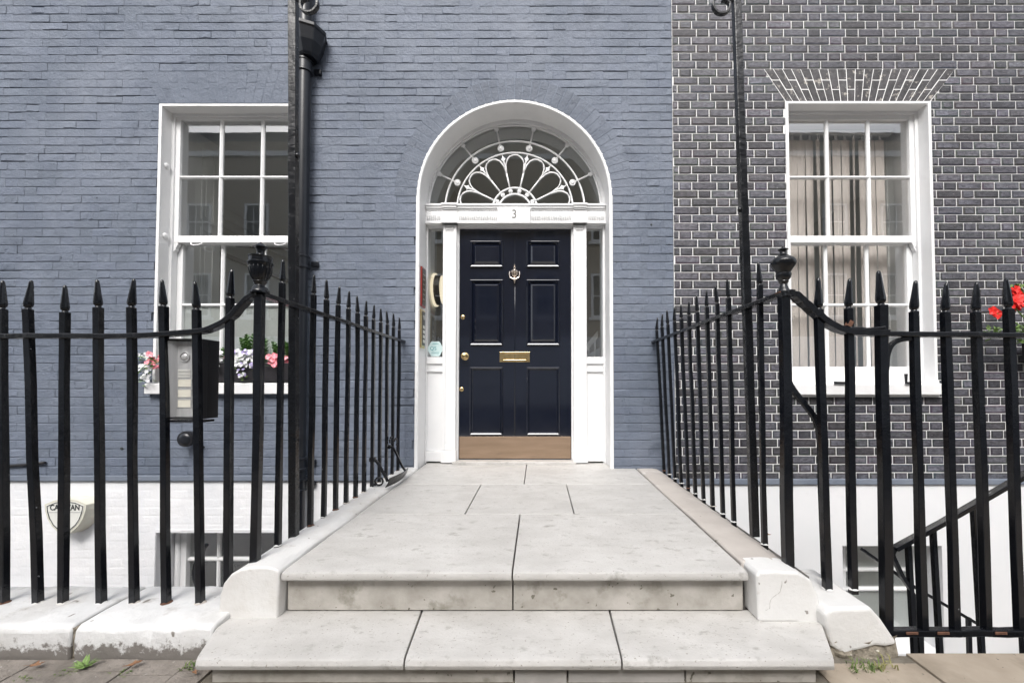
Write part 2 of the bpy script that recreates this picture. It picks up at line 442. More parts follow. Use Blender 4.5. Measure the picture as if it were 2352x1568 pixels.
def wall_cols(mb, x0, x1, z0, z1, y0, y1, holes):
    """holes: (xa,xb,za,zb) rectangles, non overlapping in x; solid wall around them"""
    cur = x0
    for xa, xb, za, zb in sorted(holes):
        mb.box(cur, xa, y0, y1, z0, z1); 
        mb.box(xa, xb, y0, y1, zb, z1)
        if za > z0: mb.box(xa, xb, y0, y1, z0, za)
        cur = xb
    mb.box(cur, x1, y0, y1, z0, z1)

# wall cores (mortar)
b = MB()
b.box(-6.5, LW[0], .012, .36, WZ0, 7.5); b.box(LW[0], LW[1], .012, .36, LW[3], 7.5); b.box(LW[0], LW[1], .012, .36, WZ0, LW[2] - .09)
xl, xr = ACX - AR - .012, ACX + AR + .012
b.box(LW[1], xl, .012, .36, WZ0, 7.5); b.box(xr, PARTY, .012, .36, WZ0, 7.5)
n = 40
for i in range(n):
    xa, xb = xl + (xr - xl) * i / n, xl + (xr - xl) * (i + 1) / n; r2 = AR + .012
    za = ACZ + math.sqrt(max(0, r2 * r2 - (xa - ACX) ** 2)); zb = ACZ + math.sqrt(max(0, r2 * r2 - (xb - ACX) ** 2))
    b.prism([(xa, za), (xb, zb), (xb, 7.5), (xa, 7.5)], .012, .36)
part('wall', b, 'blue_paint', blue)
b = MB(); wall_cols(b, PARTY, 6.5, WZ0 - .03, 7.5, .004, .36, [(RW[0], RW[1], RW[2] - .1, RW[3])])
part('wall', b, 'pointing', dark)

def tint_blue(rr, x, z):
    k = rr.uniform(.94, 1.05)
    if -1.50 < x < -1.1 and .95 < z < 2.2: k *= 1.10
    if x > .68 and 1.0 < z < 2.1: k *= 1.08
    return (k, k, k * rr.uniform(.985, 1.015))
def tint_dark(rr, x, z):
    k = rr.choice((.45, .62, .75, .85, .85, .95, 1.05)) * rr.uniform(.9, 1.1)
    c = (k * rr.uniform(.98, 1.05), k, k * rr.uniform(1.0, 1.09)); e = tuple(v * rr.uniform(.42, .62) for v in c)   # edges blackened by the coloured mortar
    m1, m2 = rr.uniform(.9, 1.35), rr.uniform(.9, 1.35)
    return [tuple(v * m1 for v in c) if i == 5 else tuple(v * m2 for v in c) if i == 6 else e for i in range(12)]
def geo_blue(L, H, rr):
    q = rr.random(); rg = .0042 if q < .14 else .0014
    return brick_geo(L, H, .006, .0055 if q > .14 else .011, .016, .0150 + rr.uniform(-.0022, .0008), (.0118 if q > .05 else .008) + rr.uniform(-.003, .0034), rg, rr)
def geo_dark(L, H, rr):
    return brick_geo(L, H, min(.016, L * .2) * rr.uniform(.6, 1.1), .011 * rr.uniform(.7, 1.2), .006, .0030, .0030, .0014, rr)
bricks = layout(-6.0, PARTY - .006, WZ0, WZ1, .0752, .0012, blk_blue, 0, seed=3)
lay_bricks(blue, bricks, 'blue_paint', geo_blue, tint_blue, .012, lambda q: -4.6 < q[0] < 1.1 and -.05 < q[1] < 4.1, jitter=.0016)
bricks = layout(PARTY - .001, 6.2, WZ0 - .054, WZ1, .0738, .0078, blk_dark, lengths=(.224, .114), seed=5)
lay_bricks(dark, bricks, 'dark_brick', geo_dark, tint_dark, .004, lambda q: 1.2 < q[0] < 4.2 and -.08 < q[1] < 4.1, jitter=.0006)

# arch ring voussoirs (painted) round the door
n = 42
for i in range(n):
    a0, a1 = math.radians(180 * i / n + .22), math.radians(180 * (i + 1) / n - .22)
    P = lambda r, a: (ACX + r * math.cos(a), ACZ + r * math.sin(a))
    split = i % 2
    k = R.uniform(.76, .84) if 12 < i < 30 else R.uniform(.80, .90)
    for ra, rb in ((AR + .014, 1.0 - .001 if split else ARO), (1.0 + .001, ARO)):
        if not split and ra > .95: continue
        q = MB().prism([P(ra, a0), P(rb, a0), P(rb, a1), P(ra, a1)], -.0085 + R.uniform(-.0008, .0008), .012, (k, k, k))
        part('voussoir', q, 'blue_paint', blue, bevel=.0018, bseg=1)
q = MB(); vs = []; 
for r_ in (AR + .014, ARO - .004):
    vs += arc(ACX, ACZ, r_, 0, 180, 60, -.0068)
q.add(vs, [(i, i + 1, i + 62, i + 61) for i in range(60)]); part('arch_bed', q, 'blue_paint', blue)
part('arch_bed', MB().prism([(LW[0] + .002, LW[3] + .015), (LW[1] - .002, LW[3] + .015), (LW[1] + .155, 3.549), (LW[0] - .155, 3.549)], -.0070, .01), 'blue_paint', blue)
# flat painted arch over the left window
n = 17
for i in range(n):
    zt = 3.551
    xa0 = LW[0] + (LW[1] - LW[0]) * i / n; xa1 = LW[0] + (LW[1] - LW[0]) * (i + 1) / n
    f = lambda x: x + .16 * ((x - LW[0]) / (LW[1] - LW[0]) * 2 - 1)
    k = R.uniform(.92, .98)
    zm = LW[3] + .014 + (zt - LW[3]) * (.42 if i % 2 else .62)
    t = (zm - LW[3]) / (zt - LW[3])
    gx = lambda x, tt: x + .16 * tt * ((x - LW[0]) / (LW[1] - LW[0]) * 2 - 1)
    for ta, tb, za, zb in ((0.05, t, LW[3] + .014, zm - .0012), (t, 1, zm + .0012, zt)):
        q = MB().prism([(gx(xa0, ta) + .0014, za), (gx(xa1, ta) - .0014, za), (gx(xa1, tb) - .0014, zb), (gx(xa0, tb) + .0014, zb)], -.0085 + R.uniform(-.0007, .0007), .012, (k, k, k))
        part('voussoir', q, 'blue_paint', blue, bevel=.0016, bseg=1)
# gauged flat arch over the right window, chipped bricks with white joints
n = 21; zt = 3.575; zb0 = RW[3] + .012
for i in range(n):
    xa0 = RW[0] - .01 + (RW[1] - RW[0] + .02) * i / n; xa1 = RW[0] - .01 + (RW[1] - RW[0] + .02) * (i + 1) / n
    gx = lambda x, tt: x + (-.19 + .425 * (x - RW[0]) / (RW[1] - RW[0])) * tt
    t = .37 if i % 2 else .66; zm = zb0 + (zt - zb0) * t
    for ta, tb, za, zb in ((0, t, zb0, zm - .004), (t, 1, zm + .004, zt)):
        k = R.uniform(.5, .9); g = .0034
        q = MB().prism([(gx(xa0, ta) + g, za), (gx(xa1, ta) - g, za), (gx(xa1, tb) - g, zb), (gx(xa0, tb) + g, zb)], -.0055 + R.uniform(-.001, .0005), .004, (k, k, k))
        part('voussoir', q, 'chipped_brick', dark, bevel=.002, bseg=1)
part('arch_pointing', MB().prism([(RW[0] - .016, RW[3] + .012), (RW[1] + .016, RW[3] + .012), (RW[1] + .245, 3.5755), (RW[0] - .205, 3.5755)], -.0032, .003), 'pointing', dark)
# string course bands and basement walls
part('plinth_band', MB().box(-6.5, xl, -.022, .3, -.105, WZ0 - .002).box(xr, PARTY - .002, -.022, .3, -.105, WZ0 - .002), 'blue_band', blue, bevel=.006)
part('plinth_band', MB().box(PARTY + .002, 6.5, -.022, .3, -.137, WZ0 - .034), 'blue_band', dark, bevel=.006)
# left basement: painted brick
BW = (-3.35, -2.27, -1.75, -.535)
def blk_base(a, b):
    zm = (a + b) / 2; o = []
    if BW[2] < zm < BW[3] + .0: o.append((BW[0] - .004, BW[1] + .004))
    return o
core = MB(); wall_cols(core, -6.5, PARTY, -2.5, -.107, .008, .32, [(BW[0], BW[1], BW[2], BW[3])])
part('basement_wall', core, 'white_wall', blue)
def geo_base(L, H, rr): return brick_geo(L, H, .014, .014, .0045 + rr.uniform(-.0008, .0008), .0042, .0038, .0010, rr)
q = MB(); rr = random.Random(9)
for x, z, L, H in layout(-6, PARTY, -1.6, -.112, .0742, 0, blk_base, seed=8):
    v, f = geo_base(L, H, rr); k = rr.uniform(.97, 1.02); q.add([(p[0] + x, p[1] + .008, p[2] + z) for p in v], f, (k, k, k))
part('basement_brickwork', q, 'white_wall', blue, kind='stuff')
BR = (2.66, 3.53, -1.6, -.672)
core = MB(); wall_cols(core, PARTY, 6.5, -2.5, -.139, -.002, .32, [BR])
part('basement_wall', core, 'white_render', dark)

# ------------------------------------------------------------------ sash windows
def rect_frame(mb, x0, x1, y0, y1, z0, z1, l, r, b, t):
    mb.box(x0, x0 + l, y0, y1, z0, z1); mb.box(x1 - r, x1, y0, y1, z0, z1)
    mb.box(x0 + l, x1 - r, y0 + .0006, y1, z0, z0 + b); mb.box(x0 + l, x1 - r, y0 + .0006, y1, z1 - t, z1)
def reveal(parent, W_, lip, y1, m='white_reveal', name='window_reveal'):
    x0, x1, z0, z1 = W_; e = .010
    q = MB()
    q.prism([(x0 - lip, z0), (x0 + e, z0), (x0 + e, z1 - e), (x1 - e, z1 - e), (x1 - e, z0), (x1 + lip, z0), (x1 + lip, z1 + lip * .8), (x0 - lip, z1 + lip * .8)], -.006, y1)
    return part(name, q, m, parent, bevel=.003, smooth=False)
def bar_prof(mb, x0, x1, y, z0, z1, vert):
    """glazing bar with chamfered nose"""
    if vert:
        xm = (x0 + x1) / 2
        mb.prismz([(x0, y + .03), (x1, y + .03), (x1, y + .012), (xm + .005, y), (xm - .005, y), (x0, y + .012)], z0, z1)
    else:
        zm = (z0 + z1) / 2; k = [(y + .03, z0), (y + .03, z1), (y + .012, z1), (y, zm + .005), (y, zm - .005), (y + .012, z0)]
        vs = [(x0, a, c) for a, c in k] + [(x1, a, c) for a, c in k]
        mb.add(vs, [(5, 4, 3, 2, 1, 0), (6, 7, 8, 9, 10, 11)] + [(i, (i + 1) % 6, (i + 1) % 6 + 6, i + 6) for i in range(6)])
def sash_window(house, W_, zs, film=False, sillx=None, label=None):
    x0, x1, z0, z1 = W_
    zt, zub, zmu, zml, zlb, zbt = zs       # glass top, upper bar, meeting rail top/bottom, lower bar, glass bottom
    reveal(house, W_, .017, .105)
    fr = MB(); rect_frame(fr, x0 + .008, x1 - .008, .095, .33, z0, z1 - .006, .028, .028, .03, .03)
    win = part('window', fr, 'white_paint', house, bevel=.003, label=label)
    a, c = x0 + .036, x1 - .036
    up = MB(); rect_frame(up, a, c, .110, .150, zml, z1 - .036, .042, .042, zmu - zml, z1 - .036 - zt)
    part('upper_sash', up, 'white_paint', win, bevel=.004)
    lo = MB(); rect_frame(lo, a, c, .154, .194, z0 + .03, zmu - .005, .052, .052, zbt - z0 - .03, zmu - .005 - zml + .004)
    part('lower_sash', lo, 'white_paint', win, bevel=.004)
    for s, (xx) in ((0, a + .02), (1, c - .02)):      # sash horns
        h = MB().prism([(xx - .02, zml), (xx + .02, zml), (xx + .02, zml - .02), (xx + (.012 if s else .004), zml - .045), (xx + (.02 if s else -.002), zml - .07), (xx + (.018 if s else -.018), zml - .085), (xx - .02 if not s else xx + .0, zml - .07 if not s else zml - .05)], .112, .148)
        part('sash_horn', h, 'white_paint', win, bevel=.003)
    gx0, gx1 = a + .042, c - .042; bw = .034; pw = (gx1 - gx0 - 2 * bw) / 3
    for i in range(2):
        xb = gx0 + pw * (i + 1) + bw * i
        for (ya, za, zb) in ((.116, zmu, zt), (.160, zbt, zml)):
            q = MB(); bar_prof(q, xb, xb + bw, ya, za, zb, True); part('glazing_bar', q, 'white_paint', win)
    for ya, z in ((.116, zub), (.160, zlb)):
        q = MB(); bar_prof(q, gx0, gx1, ya - .0008, z - .014, z + .014, False); part('glazing_bar', q, 'white_paint', win)
    for i in range(3):
        xa = gx0 + (pw + bw) * i
        for ya, za, zb in ((.134, zub + .01, zt), (.134, zmu, zub - .01), (.178, zlb + .01, zml), (.178, zbt, zlb - .01)):
            part('pane', MB().box(xa - .004, xa + pw + .004, ya, ya + .004, za - .004, zb + .004), 'glass', win)
        if film: part('frosted_film', MB().box(xa - .004, xa + pw + .004, .1845, .1865, zbt - .004, zlb), 'film', win)
    sx0, sx1 = sillx
    s = MB(); pr = [(-.060, z0 - .1), (.09, z0 - .1), (.09, z0 + .012), (-.04, z0 - .004), (-.060, z0 - .012)]
    vs = [(sx0, y, z) for y, z in pr] + [(sx1, y, z) for y, z in pr]
    s.add(vs, [(0, 1, 2, 3, 4), (9, 8, 7, 6, 5)] + [(i, i + 5, (i + 1) % 5 + 5, (i + 1) % 5) for i in range(5)])
    part('sill', s, 'sill_paint', win, bevel=.005)
    return win, (gx0, gx1)
ZS = (3.185, 2.655, 2.105, 2.04, 1.475, .925)
winL, gL = sash_window(blue, LW, ZS, film=True, sillx=(-3.425, -2.06), label='white sash window behind the intercom')
winR, gR = sash_window(dark, RW, (3.19, 2.655, 2.105, 2.04, 1.475, .90), sillx=(2.195, 3.545), label='white sash window with blinds behind')
for zz in (2.72, 2.08, 1.42):                                # round caps on the left jamb
    q = MB().lathe((LW[0] + .010, .055, zz), [(.030, 0), (.029, .006), (.022, .014), (.010, .018)], 16, 'x'); part('cap', q, 'white_reveal', winL, smooth=True)
for xx in (-3.14, -2.37):                                    # sash lift handles
    q = MB().tube([(xx + .05 * math.cos(t), .110 - .02 * math.sin(t * 1.0), 2.035 - .026 * math.sin(t)) for t in [PI * i / 10 for i in range(11)]], .0055, 6); part('sash_handle', q, 'white_paint', winL, smooth=True)

# rooms behind the windows
def room(house, x0, x1, y0, y1, z0, z1, m, name='room'):
    q = MB()
    wx0, wx1 = x0 + (x1 - x0) * .06, x1 - (x1 - x0) * .06      # opening added in the unseen back wall, lets sky light brighten the room
    q.box(x0, wx0, y1, y1 + .05, z0, z1); q.box(wx1, x1, y1, y1 + .05, z0, z1); q.box(wx0, wx1, y1, y1 + .05, z0, z0 + .3); q.box(wx0, wx1, y1, y1 + .05, z1 - .2, z1); q.box(x0 - .05, x0, y0, y1 + .05, z0, z1); q.box(x1, x1 + .05, y0, y1 + .05, z0, z1)
    r = part(name, q, m, house); part('ceiling', MB().box(x0 - .05, x1 + .05, y0, y1 + .05, z1, z1 + .05), 'room_white', r)
    part('floor', MB().box(x0 - .05, x1 + .05, y0, y1 + .05, z0 - .05, z0), 'floor_carpet', r)
    return r
rL = room(blue, -4.9, -1.2, .37, 4.5, .1, 3.42, 'room_wall')
part('cornice', MB().box(-4.9, -4.76, .4, 4.5, 3.28, 3.419).box(-4.9, -4.82, .4, 4.5, 3.17, 3.28), 'room_white', rL, bevel=.02)
part('picture_rail', MB().box(-4.9, -4.86, .4, 4.5, 2.72, 2.78), 'sign_dark', rL)
rR = room(dark, 1.5, 4.6, .37, 4.2, .1, 3.42, 'room_wall')
def shutter(win, x, s, zs):
    """panelled shutter folded into the splayed inner reveal; s = +1 for the left jamb, -1 for the right"""
    xa, ya, xb, yb = x, .332, x + s * .03, .62
    L = math.hypot(xb - xa, yb - ya); ux, uy = (xb - xa) / L, (yb - ya) / L; nx, ny = s * abs(uy), -abs(ux)
    def slab(mb, u0, u1, z0, z1, d0, d1):
        pts = [(xa + ux * u + nx * d, ya + uy * u + ny * d) for u, d in ((u0, d0), (u1, d0), (u1, d1), (u0, d1))]
        mb.prismz(pts, z0, z1)
    q = MB(); slab(q, 0, L, zs[0], zs[1], -.02, 0); sh = part('shutter', q, 'room_white', win)
    zc = [zs[0] + (zs[1] - zs[0]) * t for t in (.03, .26, .29, .62, .65, .97)]
    for i in range(0, 6, 2):
        q = MB(); z0, z1 = zc[i], zc[i + 1]; u0, u1 = .07, L - .07
        slab(q, u0, u0 + .018, z0, z1, 0, .009); slab(q, u1 - .018, u1, z0, z1, 0, .009); slab(q, u0 + .018, u1 - .018, z0, z0 + .018, 0, .009); slab(q, u0 + .018, u1 - .018, z1 - .018, z1, 0, .009)
        slab(q, u0 + .05, u1 - .05, z0 + .05, z1 - .05, 0, .005); part('shutter_panel', q, 'room_white', win)
shutter(winL, LW[0] + .03, 1, (.80, 3.22)); shutter(winR, RW[1] - .03, -1, (.80, 3.22)); shutter(winL, LW[1] - .03, -1, (.80, 3.22)); shutter(winR, RW[0] + .03, 1, (.80, 3.22))
# track light in the left room
t = thing('track_light', (-2.6, 1.6, 2.5), 'thin black track light hanging inside the left window room', 'lamp')
part('rail', MB().tube([(-3.9, 1.6, 2.52), (-1.4, 1.7, 2.40)], .016, 6), 'black_plastic', t)
for xx in (-2.95, -2.3): part('spot', MB().lathe((xx, 1.63, 2.38 - (xx + 2.95) * .04), [(.02, .09), (.03, .08), (.034, -.02), (.028, -.03)], 12), 'black_plastic', t, smooth=True)
# vertical blind in the right window
t = thing('vertical_blind', (2.88, .45, .9), 'beige vertical slat blind hanging inside the right window', 'blind')
part('headrail', MB().box(2.27, 3.44, .285, .345, 3.165, 3.20), 'white_paint', t, bevel=.004)
n = 13
for i in range(n):
    xc = 2.31 + i * .0855; z0, z1 = .86, 3.12
    ang = (-4, -3, -1, 2, 6, 34, 10, 0, 4, 38, 12, -2, -4)[i] + R.uniform(-3, 3); tw = (1, 3, 5, 8, 10, 12, 8, 4, 8, 12, 8, 3, 0)[i]
    q = MB(); vs = []; K = 7
    for k in range(K):
        tt = k / (K - 1); a = math.radians(ang + tw * math.sin(tt * PI * .9)); z = z1 + (z0 - z1) * tt
        for u, d in ((-.0395, 0), (0, -.007), (.0395, 0), (.0395, .0012), (0, -.0058), (-.0395, .0012)):
            sw = .012 * math.sin(tt * 2.2 + i)
            vs.append((xc + sw * .5 + u * math.cos(a) - d * math.sin(a), .315 + u * math.sin(a) + d * math.cos(a), z))
    fs = [(k * 6 + j, k * 6 + (j + 1) % 6, (k + 1) * 6 + (j + 1) % 6, (k + 1) * 6 + j) for k in range(K - 1) for j in range(6)]
    q.add(vs, fs); part('slat', q, 'blind', t)
    part('hanger', MB().box(xc - .012, xc + .012, .31, .32, 3.12, 3.165), 'white_paint', t)
# metal window-box brackets on the right sill
for xx, s in ((2.66, 1), (3.22, -1)):
    q = MB().tube([(xx - .09 * s, -.065, .752), (xx + .03 * s, -.07, .75), (xx + .03 * s, -.07, .83)], .006, 6, flat=(.006, .012), ref=(0, 1, 0))
    solo('sill_bracket', q, 'black_plastic', (xx, -.12, .745), 'black metal bracket on the right window sill, ' + ('nearer the lamp post' if s > 0 else 'further from the lamp post'), 'bracket', 'brackets on the right sill')

# basement windows
b = MB(); rv = [(BW[0], BW[2]), (BW[0], -.56)] + [(BW[0] + (BW[1] - BW[0]) * i / 10, -.56 + .035 * math.sin(PI * i / 10)) for i in range(1, 10)] + [(BW[1], -.56), (BW[1], BW[3] + .001), (BW[0] - .0, BW[3] + .001)]
b.prism([(BW[0], -.56)] + [(BW[0] + (BW[1] - BW[0]) * i / 10, -.56 + .022 * math.sin(PI * i / 10)) for i in range(1, 10)] + [(BW[1], -.56), (BW[1], -.53), (BW[0], -.53)], .0, .22)
part('basement_lintel', b, 'white_wall', blue)
def base_window(house, W_, yf, cols, rows, fx0, label, fil):
    x0, x1, z0, z1 = W_
    fr = MB(); rect_frame(fr, x0, x1, yf, yf + .1, z0, z1, fx0, .05, .06, .05)
    win = part('window', fr, 'white_paint', house, bevel=.004, label=label)
    for xa in cols: q = MB(); bar_prof(q, xa - .016, xa + .016, yf + .02, z0 + .05, z1 - .04, True); part('glazing_bar', q, 'white_paint', win)
    for za in rows: q = MB(); bar_prof(q, x0 + fx0, x1 - .05, yf + .018, za - .018, za + .018, False); part('glazing_bar', q, 'white_paint', win)
    xs = [x0 + fx0] + list(cols) + [x1 - .05]; zz = [z0 + .06] + list(rows) + [z1 - .05]
    for i in range(len(xs) - 1):
        for j in range(len(zz) - 1):
            part('pane', MB().box(xs[i] + .002, xs[i + 1] - .002, yf + .046, yf + .05, zz[j] + .002, zz[j + 1] - .002), 'glass', win)
    if fil: part('frosted_film', MB().box(x0 + fx0, x1 - .05, yf + .054, yf + .057, z0 + .05, z1 - .05), 'film', win)
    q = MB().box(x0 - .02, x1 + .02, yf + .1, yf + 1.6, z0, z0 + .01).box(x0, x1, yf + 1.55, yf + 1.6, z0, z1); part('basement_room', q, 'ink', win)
    part('moulding', MB().tube([(x0 + .03, yf - .006, z0), (x0 + .03, yf - .006, z1)], .022, 10), 'white_paint', win, smooth=True)
base_window(blue, (BW[0], BW[1], BW[2], -.545), .20, (-2.975, -2.655, -2.345), (-.885, -1.23), .10, 'white basement window left of the steps', False)
base_window(dark, (BR[0], BR[1], BR[2], BR[3] - .005), .22, (2.86, 3.29), (-.99, -1.17), .06, 'white basement window behind the gate', True)

# ------------------------------------------------------------------ entrance: arch reveal, surround, door, fanlight
b = MB(); vs = []; fs = []
for rr_, y in ((AR + .020, -.0075), (AR - .004, -.0075), (AR - .010, -.002), (AR - .010, .225), (AR + .02, .225)):
    pts = [(ACX + rr_, y, -.02)] + arc(ACX, ACZ, rr_, 0, 180, 44, y) + [(ACX - rr_, y, -.02)]
    vs += pts; k = len(pts)
for j in range(5):
    jn = (j + 1) % 5
    for i in range(k - 1): fs.append((j * k + i, j * k + i + 1, jn * k + i + 1, jn * k + i))
b.add(vs, fs); part('arch_reveal', b, 'white_reveal', blue, smooth='auto')

YF = .205
sur = MB()                                   # outer frame posts either side of the sidelights and transom beam
EX0, EX1 = -1.058, .634
sur.box(EX0, -1.045, YF + .02, .33, .0, 2.24); sur.box(.612, EX1, YF + .02, .33, .0, 2.24)
sur.box(EX0, EX1, YF + .03, .33, 2.225, 2.445)
doorcase = part('door_surround', sur, 'white_paint', blue, bevel=.003)
b = MB()                                     # fascia with fluted frieze and projecting mouldings
b.box(EX0, EX1, .185, YF + .029, 2.255, 2.40)
part('fascia', b, 'white_paint', doorcase, bevel=.002)
for x0, x1, y in ((EX0, EX1, .0), (-.905, -.755, -.018), (.325, .46, -.018)):
    b = MB().box(x0, x1, .155 + y, YF + .028, 2.405, 2.425).box(x0 + .006, x1 - .006, .165 + y, YF + .027, 2.385, 2.4045).box(x0 + .012, x1 - .012, .175 + y, YF + .026, 2.372, 2.3845)
    part('cornice', b, 'white_paint', doorcase, bevel=.003)
    b = MB().box(x0, x1, .168 + y, YF + .028, 2.243, 2.258).box(x0 + .006, x1 - .006, .176 + y, YF + .027, 2.258, 2.266)
    part('architrave', b, 'white_paint', doorcase, bevel=.003)
for x0, x1 in ((-1.045, -.915), (-.745, -.385), (-.065, .315), (.47, .62)):
    k = int((x1 - x0) / .0165)
    b = MB()
    for i in range(k):
        xa = x0 + (x1 - x0) * (i + .5) / k; b.tube([(xa, .1835, 2.275), (xa, .1835, 2.362)], .006, 6)
    part('fluting', b, 'white_paint', doorcase, smooth=True, kind='stuff')
for x0, x1 in ((-.9, -.76), (.33, .455)): part('frieze_block', MB().box(x0, x1, .170, .186, 2.2665, 2.3715), 'white_paint', doorcase, bevel=.003)
part('number_panel', MB().box(-.378, -.072, .150, .186, 2.236, 2.384), 'white_paint', doorcase, bevel=.004)
text_part('house_number', '3', .115, (-.222, .149, 2.318), 'number_grey', doorcase, sx=.9)
for x0, x1 in ((-.895, -.768), (.332, .455)):
    b = MB(); rect_frame(b, x0, x1, .195, .235, .125, 2.24, .028, .028, .05, .05)
    p = part('pilaster', b, 'white_paint', doorcase, bevel=.004)
    part('pilaster_panel', MB().box(x0 + .026, x1 - .026, .203, .235, .17, 2.20), 'white_paint', doorcase, bevel=.002)
    part('plinth_block', MB().box(x0 - .006, x1 + .006, .185, .25, .012, .124), 'white_paint', doorcase, bevel=.004)
for x0, x1, gx0, gx1 in ((-1.045, -.895, -1.045, -.905), (.455, .612, .462, .612)):
    part('sidelight_pane', MB().box(gx0, gx1, .262, .266, .995, 2.228), 'glass', doorcase)
    b = MB().box(x0, x1, .215, .33, .93, .995).box(x0, x1, .232, .33, .875, .93).box(x0, x1, .222, .33, .855, .875)
    part('sidelight_rail', b, 'white_paint', doorcase, bevel=.004)
    part('sidelight_panel', MB().box(x0, x1, .24, .33, .115, .855), 'white_paint', doorcase, bevel=.003)
    part('skirting', MB().box(x0, x1, .215, .33, .02, .114), 'white_paint', doorcase, bevel=.004)
for s, x in ((1, -.768), (-1, .332)):        # moulded stops beside the door leaf
    part('door_stop', MB().box(x, x + s * .012, .232, .33, .02, 2.2245).box(x + s * .012, x + s * .018, .245, .33, .02, 2.2245), 'white_paint', doorcase, bevel=.002)
part('threshold', MB().box(-.79, .35, .15, .40, .0, .028), 'landing_stone', doorcase, bevel=.006)

# door leaf
DX0, DX1, DZ0, DZ1, YD = -.750, .314, .034, 2.222, .262
door = part('front_door', MB().box(DX0, DX1, YD, YD + .05, DZ0, DZ1), 'door_paint', blue, bevel=.002, label='navy blue six-panel door with brass fittings')
def raised(x0, x1, z0, z1, steps):
    q = MB(); vs = []; fs = []
    for ins, d in steps: vs += [(x0 + ins, YD - d, z0 + ins), (x1 - ins, YD - d, z0 + ins), (x1 - ins, YD - d, z1 - ins), (x0 + ins, YD - d, z1 - ins)]
    for k in range(len(steps) - 1):
        for i in range(4): fs.append((k * 4 + i, k * 4 + (i + 1) % 4, k * 4 + 4 + (i + 1) % 4, k * 4 + 4 + i))
    o = (len(steps) - 1) * 4; fs.append((o, o + 1, o + 2, o + 3)); q.add(vs, fs); return q
bol = [(0, -.001), (.002, .014), (.009, .024), (.019, .021), (.027, .006), (.031, .001), (.058, .017), (.0588, .0145)]
flu = [(0, -.001), (.003, .012), (.011, .018), (.020, .014), (.027, .003), (.030, -.0), (.0305, .0005)]
for x0, x1 in ((-.650, -.332), (-.112, .206)):
    for z0, z1, st in ((1.850, 2.106, bol), (1.105, 1.735, bol), (.258, .905, flu)):
        part('door_panel', raised(x0, x1, z0, z1, st), 'door_paint', door)
part('centre_bead', MB().tube([(-.221, YD - .001, .26), (-.221, YD - .001, 2.215)], .0035, 8), 'door_paint', door, smooth=True)
part('kick_plate', MB().box(DX0 + .006, DX1 - .006, YD - .004, YD, .040, .246), 'kick_brass', door, bevel=.001)
# letter plate
b = MB(); rect_frame(b, -.366, -.078, YD - .010, YD, .950, 1.046, .034, .034, .022, .022)
lp = part('letter_plate', b, 'brass', door, bevel=.003)
part('letter_flap', MB().box(-.334, -.110, YD - .004, YD, .970, 1.026), 'brass', door, bevel=.008)
part('knob', MB().lathe((-.694, YD, 1.004), [(.037, 0), (.037, -.006), (.030, -.012), (.016, -.018), (.014, -.034), (.024, -.042), (.030, -.054), (.028, -.066), (.016, -.074), (.004, -.075)], 24, 'y'), 'brass', door, smooth='auto')
for x, z in ((-.716, 1.377), (-.725, .692)):
    part('lock', MB().lathe((x, YD, z), [(.021, 0), (.021, -.008), (.015, -.013), (.004, -.014)], 18, 'y'), 'brass', door, smooth='auto')
    part('keyhole', MB().box(x - .002, x + .002, YD - .016, YD - .013, z - .009, z + .009), 'ink', door)
kx, kz = -.224, 1.69
b = MB()
prof = [(.003, .192), (.010, .184), (.006, .172), (.016, .160), (.011, .150), (.012, .138), (.030, .128), (.041, .122), (.041, .110), (.036, .104), (.034, .085), (.020, .066), (.010, .060)]
b.lathe((kx, YD - .012, kz), [(r * .98, h) for r, h in prof], 20); kn = part('knocker', b, 'nickel', door, smooth='auto')
b = MB().tube([(kx - .046, YD - .024, kz + .118), (kx - .049, YD - .03, kz + .085), (kx - .040, YD - .034, kz + .060), (kx - .018, YD - .036, kz + .046), (kx, YD - .036, kz + .044), (kx + .018, YD - .036, kz + .046), (kx + .040, YD - .034, kz + .060), (kx + .049, YD - .03, kz + .085), (kx + .046, YD - .024, kz + .118)], .0058, 8)
b.lathe((kx, YD - .03, kz), [(.003, 0), (.008, .012), (.008, .022), (.022, .040), (.018, .052), (.006, .058)], 16)
part('knocker_ring', b, 'nickel', door, smooth='auto')

# fanlight
FX, FZ, FY = -.222, 2.402, .252
b = MB(); q = arc(FX, FZ, .832, 0, 180, 40) ; p2 = arc(FX, FZ, .865, 0, 180, 40)
vs = [(x, .222, z) for x, z in q] + [(x, .222, z) for x, z in p2] + [(x, .30, z) for x, z in q]; k = 41
fs = [(i, i + 1, i + 1 + k, i + k) for i in range(k - 1)] + [(i + 1, i, i + 2 * k, i + 1 + 2 * k) for i in range(k - 1)]
b.add(vs, fs); fan = part('fanlight', b, 'white_paint', blue, smooth='auto', label='white leaded fanlight with petals and rosettes')
part('pane', MB().prism(arc(FX, FZ, .834, 0, 180, 40), FY + .012, FY + .016), 'glass', fan)
for r, w_ in ((.824, .011), (.668, .0095), (.556, .0085), (.216, .009), (.156, .009)):
    part('ring', MB().tube(arc(FX, FZ, r, 0, 180, 48, FY), w_, 8), 'white_paint', fan, smooth=True)
part('ring_base', MB().box(FX - .83, FX + .83, FY - .012, FY + .012, FZ, FZ + .036), 'white_paint', fan, bevel=.004)
st = 180 / 7
pol = lambda r, a, y=FY: (FX + r * math.cos(math.radians(a)), y, FZ + r * math.sin(math.radians(a)))
